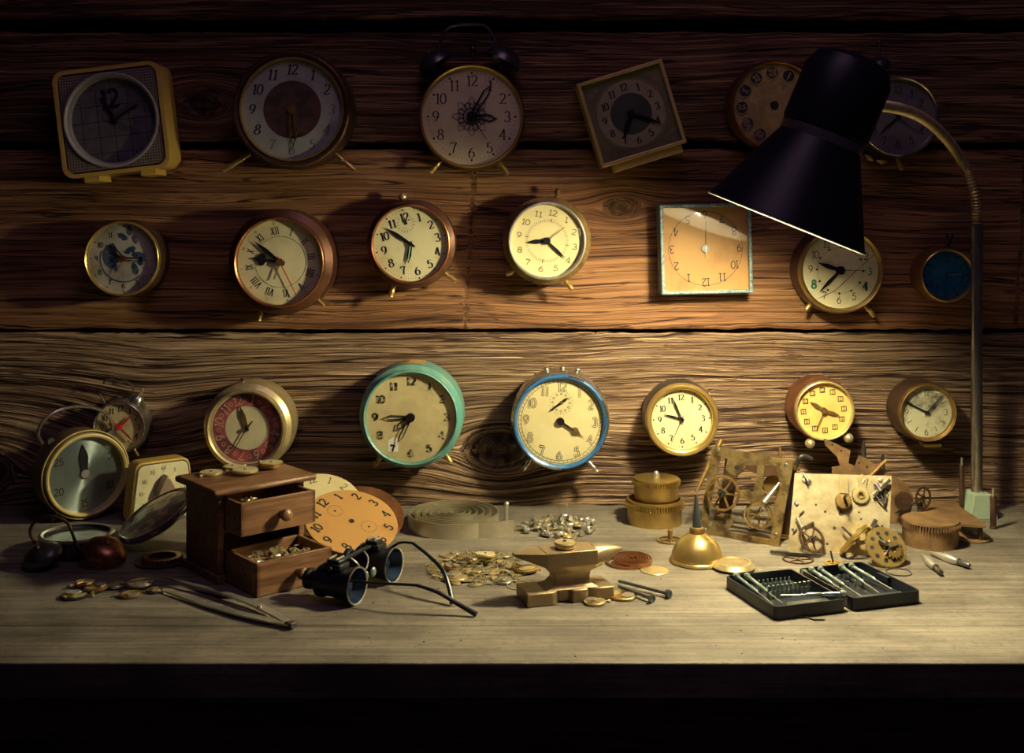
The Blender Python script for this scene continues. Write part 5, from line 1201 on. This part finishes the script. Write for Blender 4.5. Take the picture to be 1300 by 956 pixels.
# post knob
m = MB().lathe([(.0001, 0), (.0085, 0), (.0088, .001), (.0088, .006), (.0080, .0068), (.003, .0072), (.0001, .0072)], 36, atB(438, 345)); m.build('winding_boss', 'brass_old', e)
MB().cyl(.0016, .006, .022, 12, atB(440, 330)).build('winding_arbor', 'steel_d', e)
MB().prism([(-.0045, 0), (.0045, 0), (.0045, .019), (-.0045, .019)], .0065, .0078, atB(440, 310)).build('bridge', 'brass_l', e)
MB().gear(.0098, .001, .0032, 22, .16, .3, .8, 0, T=atB(527, 315)).build('cogwheel', 'brass_l', e); MB().ring(.0028, .0045, .0032, .0042, 24, atB(527, 315)).build('collar', 'gold', e)
MB().prism([(-.003, .004), (-.006, .016), (0, .020), (.006, .016), (.003, .004)], .0005, .002, atB(540, 300)).build('click_lever', 'brass_l', e)
for (x, y, r) in ((545, 240, .0022), (628, 238, .0025), (655, 258, .002), (245, 240, .0028), (205, 357, .002), (540, 250, .0015)): MB().lathe([(.0001, .0025), (r*.7, .0022), (r, .001), (r, 0)], 14, atB(x, y)).build('screw', 'steel', e)
for (a, b, r, m) in (((590, 320), (670, 240), .0022, 'chrome'), ((600, 260), (625, 300), .003, 'chrome'), ((235, 205), (260, 250), .0011, 'steel_d'), ((205, 430), (240, 505), .0021, 'steel'), ((575, 500), (600, 440), .0028, 'chrome'), ((625, 530), (632, 470), .001, 'steel_d'), ((620, 300), (645, 360), .0010, 'steel_d'), ((645, 360), (650, 300), .0010, 'steel_d'), ((600, 320), (645, 365), .0010, 'steel_d')):
    p, s = zB(*a), zB(*b); MB().tube([(*p, .004), (*s, .006)], r, 10).build('rod', m, e)
def slab(a, b, w, z0, z1, m, nm, par=None, f=zB):
    p, s = Vector(f(*a)), Vector(f(*b)); d = (s-p).normalized(); n = Vector((-d.y, d.x))*w/2
    return MB().prism([tuple(p+n), tuple(p-n), tuple(s-n), tuple(s+n)][::-1], z0, z1).build(nm, m, par or e)
slab((243, 478), (290, 452), .0022, .001, .0025, 'steel_d', 'lever'); slab((185, 505), (205, 485), .0012, .001, .002, 'steel_d', 'lever'); slab((218, 415), (240, 392), .0012, .001, .002, 'steel_d', 'lever')
MB().ring(.0042, .0095, .0005, .0035, 32, atB(525, 500)).build('cap_ring', 'brass_l', e)
hm = MB()
for (x, y, r) in ((203, 357, .0026), (302, 362, .0012), (349, 397, .0014), (428, 406, .0026), (396, 480, .0018), (185, 488, .0016), (520, 400, .0010), (530, 435, .001), (360, 560, .0014), (265, 250, .0035)): MB().cyl(r, .0001, .0003, 16, atB(x, y)).build('pivot_hole', 'ink', e)
mb = MB(); text(mb, '50', *zB(655, 300), .0065, ang=80, w=.14, z=.0004); mb.build('stamped_number', 'ink', e)
# spoked wheel on its lower left, carried on the arbor
MB().gear(.0155, 0, .0014, 44, .06, .1, .80, 5, .24, T=atB(272, 545, .012) @ RX(-12) @ RY(20)).build('escape_wheel', 'bronze', e); MB().cyl(.0011, -.012, .010, 10, atB(272, 545, .012) @ RX(-12) @ RY(20)).build('arbor', 'steel_d', e)
# --- levers and wheels at the foot of plate B
def lay(name, mb, m, px, py, lab, cat, T=Matrix(), z=.0002, children=()):
    o = mb.build(name, m); g_ = G(px, py); o.matrix_world = T3(g_.x, g_.y, z) @ T; tag(o, lab, cat)
    for nm, c, mm in children: c.build(nm, mm, o)
    return o
lay('pallet_lever', bar(MB(), [(-.034, .008, .003), (-.015, .003, .003), (.0, 0, .003), (.018, -.004, .003)], [.003, .004, .007, .002], .003), 'steel_d', 1020, 707, 'dark forked lever lying at the lower left corner of the square plate', 'lever')
lay('spoked_wheel', MB().gear(.0165, 0, .0014, 50, .05, .1, .84, 5, .24), 'bronze', 1013, 711, 'dark spoked wheel lying flat under the forked lever', 'wheel', z=.0002)
wh = G(1086, 708)
lay('leaning_wheel', MB().lathe([(.0165, 0), (.0215, 0), (.0215, .0040), (.0165, .0040)], 48, None, 0, True).box((0, 0, .002), (.036, .004, .003)).box((0, 0, .002), (.004, .036, .003)), 'gold', 1087, 706, 'brass wheel with protruding arbor leaning against the foot of the square plate', 'wheel', T3(0, 0, .0165) @ RZ(-38) @ RX(0) @ RY(-52), 0.0003,
    [('arbor', MB().tube([(0, 0, -.004), (0, 0, .020)], .0012, 10).cyl(.003, .004, .006, 14), 'steel_d')])
bg = MB().gear(.0225, 0, .0022, 56, .06, .1, .8, 0)
o = lay('drilled_gear', bg, 'gold', 1124, 716, 'toothed brass gear drilled with a ring of round holes leaning by the square plate', 'gear', T3(0, 0, .0170) @ RZ(8) @ RX(52))
for k in range(10): MB().cyl(.0023, .0022, .0025, 16, RZ(36*k) @ T3(.0155, 0, 0)).build('round_hole', 'ink', o)
MB().gear(.0105, .0022, .0050, 16, .18, .3, .8, 0, T=T3(.006, -.004, 0)).build('pinion', 'brass', o); MB().tube([(-.006, .006, .004), (-.002, .0, .010)], .0026, 12).build('post', 'steel_d', o)
for k in range(3): MB().tube([(.002, -.002, .005), (.012*math.cos(k*2.1), .012*math.sin(k*2.1), .006)], .0011, 8).build('spring_arm', 'steel_d', o)
lay('brass_wheel', MB().gear(.0095, 0, .0015, 30, .08, .1, .8, 4, .3), 'gold', 1058, 716, 'small brass wheel lying flat behind the screwdriver box', 'wheel', children=[('arbor', MB().tube([(0, 0, 0), (-.003, 0, .014)], .0011, 8), 'steel_d')])
lay('thin_ring', MB().ring(.0120, .0130, 0, .0008, 40), 'steel_d', 1141, 727, 'thin dark ring lying beneath the drilled gear', 'ring')
# --- plate A : brass skeleton frame
o = G(889, 677); MA = frame_of(o, (.0763, -.053, 0), (.016, .024, .0964))
def zA(x, y): return RPL(780+x/4.554, 550+y/4.554, MA)
e = empty('skeleton_movement', MA, 'tall brass skeleton clock frame with spoked wheels standing by the oil can', 'clock movement')
outl = [(570, 75), (1035, 160), (955, 640), (497, 590)]
polys = [[(570, 72), (628, 80), (598, 180), (548, 440), (538, 590), (497, 590), (510, 420), (545, 200)], [(570, 72), (1036, 158), (1024, 210), (935, 190), (860, 185), (760, 185), (745, 215), (705, 248), (668, 235), (640, 205), (655, 150), (600, 130)],
   [(825, 180), (868, 185), (852, 320), (888, 360), (880, 420), (800, 415), (765, 385), (722, 372), (722, 330), (770, 325), (800, 345), (822, 260)], [(935, 170), (1036, 158), (1005, 330), (958, 610), (905, 610), (925, 400), (950, 280)],
   [(497, 550), (560, 540), (580, 480), (620, 460), (670, 470), (682, 520), (640, 570), (905, 610), (955, 600), (955, 655), (900, 660), (497, 605)]]
for i, pl in enumerate(polys):
    pp = [zA(x, y) for x, y in pl]; pp = [(x, max(y, .0003)) for x, y in pp]
    MB().prism(pp[::-1], -.0024-.00003*i, .00003*i).build('frame_bar', 'brass_pat', e)
bk = [zA(*p) for p in outl]; x0, x1 = min(p[0] for p in bk), max(p[0] for p in bk); y1 = max(p[1] for p in bk)
zb_ = -.040
bp = frame_mb([(x1-.012, y1-.012), (x0+.002, y1-.004), (x0, .001), (x1-.004, .001)], [(x1-.03, y1-.028), (x0+.020, y1-.018), (x0+.016, .015), (x1-.02, .015)], zb_-.002, zb_); bp.build('back_frame', 'bronze', e)
for (x, y) in ((598, 98), (990, 185), (930, 590), (520, 560)):
    c = zA(x, y); MB().cyl(.0027, zb_, -.002, 14, T3(*c, 0)).build('pillar', 'brass', e); MB().lathe([(.0001, .0018), (.0022, .0014), (.003, 0)], 14, T3(*c, 0)).build('screw', 'rivet', e)
c = zA(708, 200); MB().cyl(.0028, .0002, .0005, 16, T3(*c, 0)).build('pivot_hole', 'ink', e); c = zA(636, 512); MB().cyl(.0026, .0003, .0006, 16, T3(*c, 0)).build('pivot_hole', 'ink', e)
c = zA(642, 350); T = T3(*c, .006); MB().gear(.0205, 0, .0022, 60, .04, .1, .86, 6, .22, T=T).build('great_wheel', 'brass_old', e); MB().cyl(.0042, -.006, .008, 16, T).cyl(.002, .008, .013, 10, T).build('arbor', 'steel_d', e)
c = zA(860, 480); T = T3(*c, .010) @ RY(30); MB().gear(.0150, 0, .0018, 50, .05, .1, .84, 4, .2, T=T).build('wheel', 'brass', e); MB().cyl(.0013, -.022, .012, 10, T).build('arbor', 'steel', e)
c = zA(800, 470); T = T3(*c, -.012) @ RY(20); MB().gear(.0150, 0, .0018, 50, .05, .1, .84, 5, .2, T=T).build('wheel', 'brass_old', e)
c = zA(880, 290); MB().lathe([(.0001, 0), (.011, 0), (.011, .012), (.0001, .012)], 36, T3(*c, -.030)).build('spring_drum', 'brass', e)
p, s = zA(960, 290), zA(895, 410); MB().tube([(*p, .004), (*(Vector(p).lerp(Vector(s), .5)), .010), (*s, .016)], [.0014, .0026, .0030], 12).build('arbor', 'steel', e)
p, s = zA(600, 30), zA(478, 345); MB().tube([(*p, -.010), (*(Vector(p).lerp(Vector(s), .45)), -.004), (*s, .004)], [.0032, .0030, .0016], 12).build('rod', 'brass_old', e)
for (a, b) in (((500, 265), (760, 255)), ((560, 500), (700, 480)), ((700, 450), (860, 440)), ((740, 540), (900, 520))):
    p, s = zA(*a), zA(*b); MB().tube([(*p, -.018), (*s, -.016)], .0014, 8).build('cross_rod', 'steel', e)
# bent key lever between the two
e2 = empty('bent_lever', T3(*G(1004, 690)), 'bent dark lever standing between the skeleton frame and the square plate', 'lever'); iv3 = T3(*(-G(1004, 690)))
MB().tube(cr([P(1002, 650, -.135), P(1004, 612, -.135), P(1009, 596, -.135), P(1015, 582, -.14), P(1022, 579.5, -.14), P(1031, 583, -.14)], 5), .0026, 10, iv3).build('arm', 'steel_d', e2); MB().tube([P(1002, 650, -.135), Vector((G(1002, 672).x, G(1002, 672).y-.02, .002))], .0022, 8, iv3).build('stem', 'steel_d', e2)
# --- rusty bracket behind plate B
o = P(1010, 668, -.088); o.z = .0003; MC = frame_of(o, (1, .0, 0), (0, .05, 1))
def zC(x, y): return RPL(960+x/3.984, 550+y/3.984, MC)
e = empty('rusty_plate', MC, 'ragged rust-brown movement plate with notched top edge standing behind the square plate', 'clock movement')
pl = [(345, 26), (478, 88), (466, 150), (500, 168), (520, 112), (562, 130), (640, 185), (760, 255), (800, 330), (770, 440), (690, 468), (400, 468), (385, 205), (383, 172), (425, 165), (408, 118), (350, 62)]
MB().prism([zC(*p) for p in pl][::-1], -.0022, 0).build('plate', 'rust_l', e)
for x, y in ((385, 58), (430, 88), (560, 170), (520, 150)): MB().cyl(.0013, .0001, .0004, 12, T3(*zC(x, y), 0)).build('hole', 'ink', e)
for x, y, hh in ((553, 90, 0), (650, 150, 0)): c = zC(x, y+40); MB().tube([(*c, -.006), (c[0], c[1]+.014, -.006)], .0026, 10).tube([(c[0], c[1]+.014, -.006), (c[0], c[1]+.019, -.006)], .0016, 8).build('pin', 'steel_d', e)
p, s = zC(565, 215), zC(650, 130); MB().tube([(*p, .006), (*s, .006)], .0022, 8).build('rod', 'brass_old', e)
c = zC(120, 100); MB().tube([(c[0], c[1]-.03, 0), (c[0], c[1], 0)], .0027, 10).tube([(c[0], c[1], 0), (c[0], c[1]+.008, 0)], .0016, 8).build('pin', 'brass_old', e)
T = T3(*zC(808, 308), .022) @ RY(30); MB().gear(.0135, 0, .0016, 40, .06, .1, .82, 5, .24, T=T).build('wheel', 'bronze', e); MB().tube([(*zC(808, 308), .022), (*zC(695, 400), .006)], .0012, 8).build('arbor', 'steel_d', e)
T = T3(*zC(725, 330), .012); MB().gear(.0110, 0, .004, 30, .06, .1, .82, 0, T=T).build('wheel', 'bronze', e)
c = zC(795, 370); MB().cyl(.0034, 0, .028, 14, T3(c[0]+.004, .0003, .012) @ RX(-90)).build('pillar', 'steel_d', e)
# --- flat rusty movement at right with upright pillars
zz = .020
pl = [G(960+x/3.984, 550+y/3.984, zz) for x, y in ((850, 345), (1010, 342), (1035, 375), (1115, 425), (1165, 470), (1040, 462), (1000, 425), (812, 412))]
c = sum(pl, Vector())/8; e = empty('flat_movement_plate', T3(c.x, c.y, 0), 'rust-brown clock plate lying level on short pillars at the foot of the lamp', 'clock movement')
MB().prism([(p.x-c.x, p.y-c.y) for p in pl][::-1], zz-.0022, zz).build('upper_plate', 'rust_l', e)
MB().prism([((p.x-c.x)*.9, (p.y-c.y)*.9) for p in pl][::-1], .0001, .0022).build('lower_plate', 'rust', e)
for p in (pl[0], pl[2], pl[4], pl[7]): v = Vector((p.x-c.x, p.y-c.y))*.82; MB().cyl(.0026, .002, zz-.002, 12, T3(v.x, v.y, 0)).build('pillar', 'bronze', e)
g1 = G(1230, 683)
o = MB().lathe([(.003, 0), (.024, 0), (.024, .0018), (.003, .0018), (.003, 0)], 48).build('flat_wheel_disc', 'rust_l'); o.matrix_world = T3(g1.x, g1.y, .0001); tag(o, 'flat rust-brown disc with a small hole lying right of the wide toothed barrel', 'disc')
def pillar(px, yt, yb, r, lab):
    g_ = G(px, yb); top = P(px, yt, g_.y); hz = top.z
    e = empty('movement_pillar', T3(g_.x, g_.y, .0001), lab, 'pillar'); MB().lathe([(.0001, 0), (r*1.3, 0), (r*1.3, .002), (r, .003), (r, hz-.010), (r*.85, hz-.009), (.0001, hz-.009)], 16).build('shaft', 'bronze', e); MB().cyl(r*.45, hz-.010, hz, 10).build('pin', 'steel', e)
pillar(1221, 581, 653, .0030, 'dark upright turned pillar just left of the lamp post')
pillar(1261, 620, 671, .0036, 'dark upright turned pillar right of the lamp post')
# --- collets
def collet(x1, y1, x2, y2, lab):
    a = G(x1, y1, .0035); b = G(x2, y2, .0045); q = b-a; L = q.length; T = axis_frame(a, q)
    e = empty('lathe_collet', T, lab, 'collet')
    MB().lathe([(.0001, 0), (.0012, .001), (.0036, L*.28), (.0036, L*.36), (.0048, L*.38), (.0048, L*.62), (.0035, L*.66), (.0035, L*.74)], 20).build('body', 'steel', e); MB().lathe([(.0028, L*.72), (.0028, L*.97), (.0020, L), (.0001, L)], 16).build('stem', 'steel_d', e)
collet(1169.5, 703, 1195, 727, 'shorter pointed steel collet, the nearer of the pair on the right'); collet(1180, 701, 1231, 718, 'longer steel collet lying behind the shorter one on the right')
# crumbs and chips
random.seed(21)
for i in range(46):
    px, py = random.uniform(420, 1180), random.uniform(730, 835)
    def mk(): return MB().prism([(0, 0), (.0012, .0002), (.0010, .0009), (.0002, .0008)], 0, .0004).build('metal_chip', 'bronze')
    g_ = G(px, py); inst('chip', mk, T3(g_.x, g_.y, .0001) @ RZ(random.uniform(0, 360)) @ Matrix.Scale(random.uniform(.7, 1.6), 4), 'tiny dark chip scattered over the front of the bench', 'chip', 'chips scattered on the bench')
# ================================================================ light and camera
w = bpy.data.worlds.new('dim_room'); SC.world = w; w.use_nodes = True
w.node_tree.nodes['Background'].inputs[0].default_value = (.30, .20, .42, 1); w.node_tree.nodes['Background'].inputs[1].default_value = .012
al = bpy.data.lights.new('overhead_fill', 'AREA'); al.energy = 1.2; al.color = (.85, .5, .85); al.size = .5  # dim purple fill added overhead to lift the dark parts, no fixture there
ao = bpy.data.objects.new('added_fill_light', al); COL.objects.link(ao); ao.location = (.10, -.8, 1.25); ao.rotation_euler = (math.radians(38), 0, 0)
cam = bpy.data.cameras.new('camera'); co = bpy.data.objects.new('camera', cam); COL.objects.link(co)
co.location = (0, -D, H); co.rotation_euler = (PI/2, 0, 0)
cam.sensor_width = 36; cam.lens = F/1300*36; cam.shift_y = -(478-YH)/1300; cam.clip_start = .01
SC.camera = co
SC.view_settings.view_transform = 'Standard'; SC.view_settings.look = 'None'; SC.view_settings.gamma = 1; SC.view_settings.use_curve_mapping = False
SC.view_settings.exposure = 0
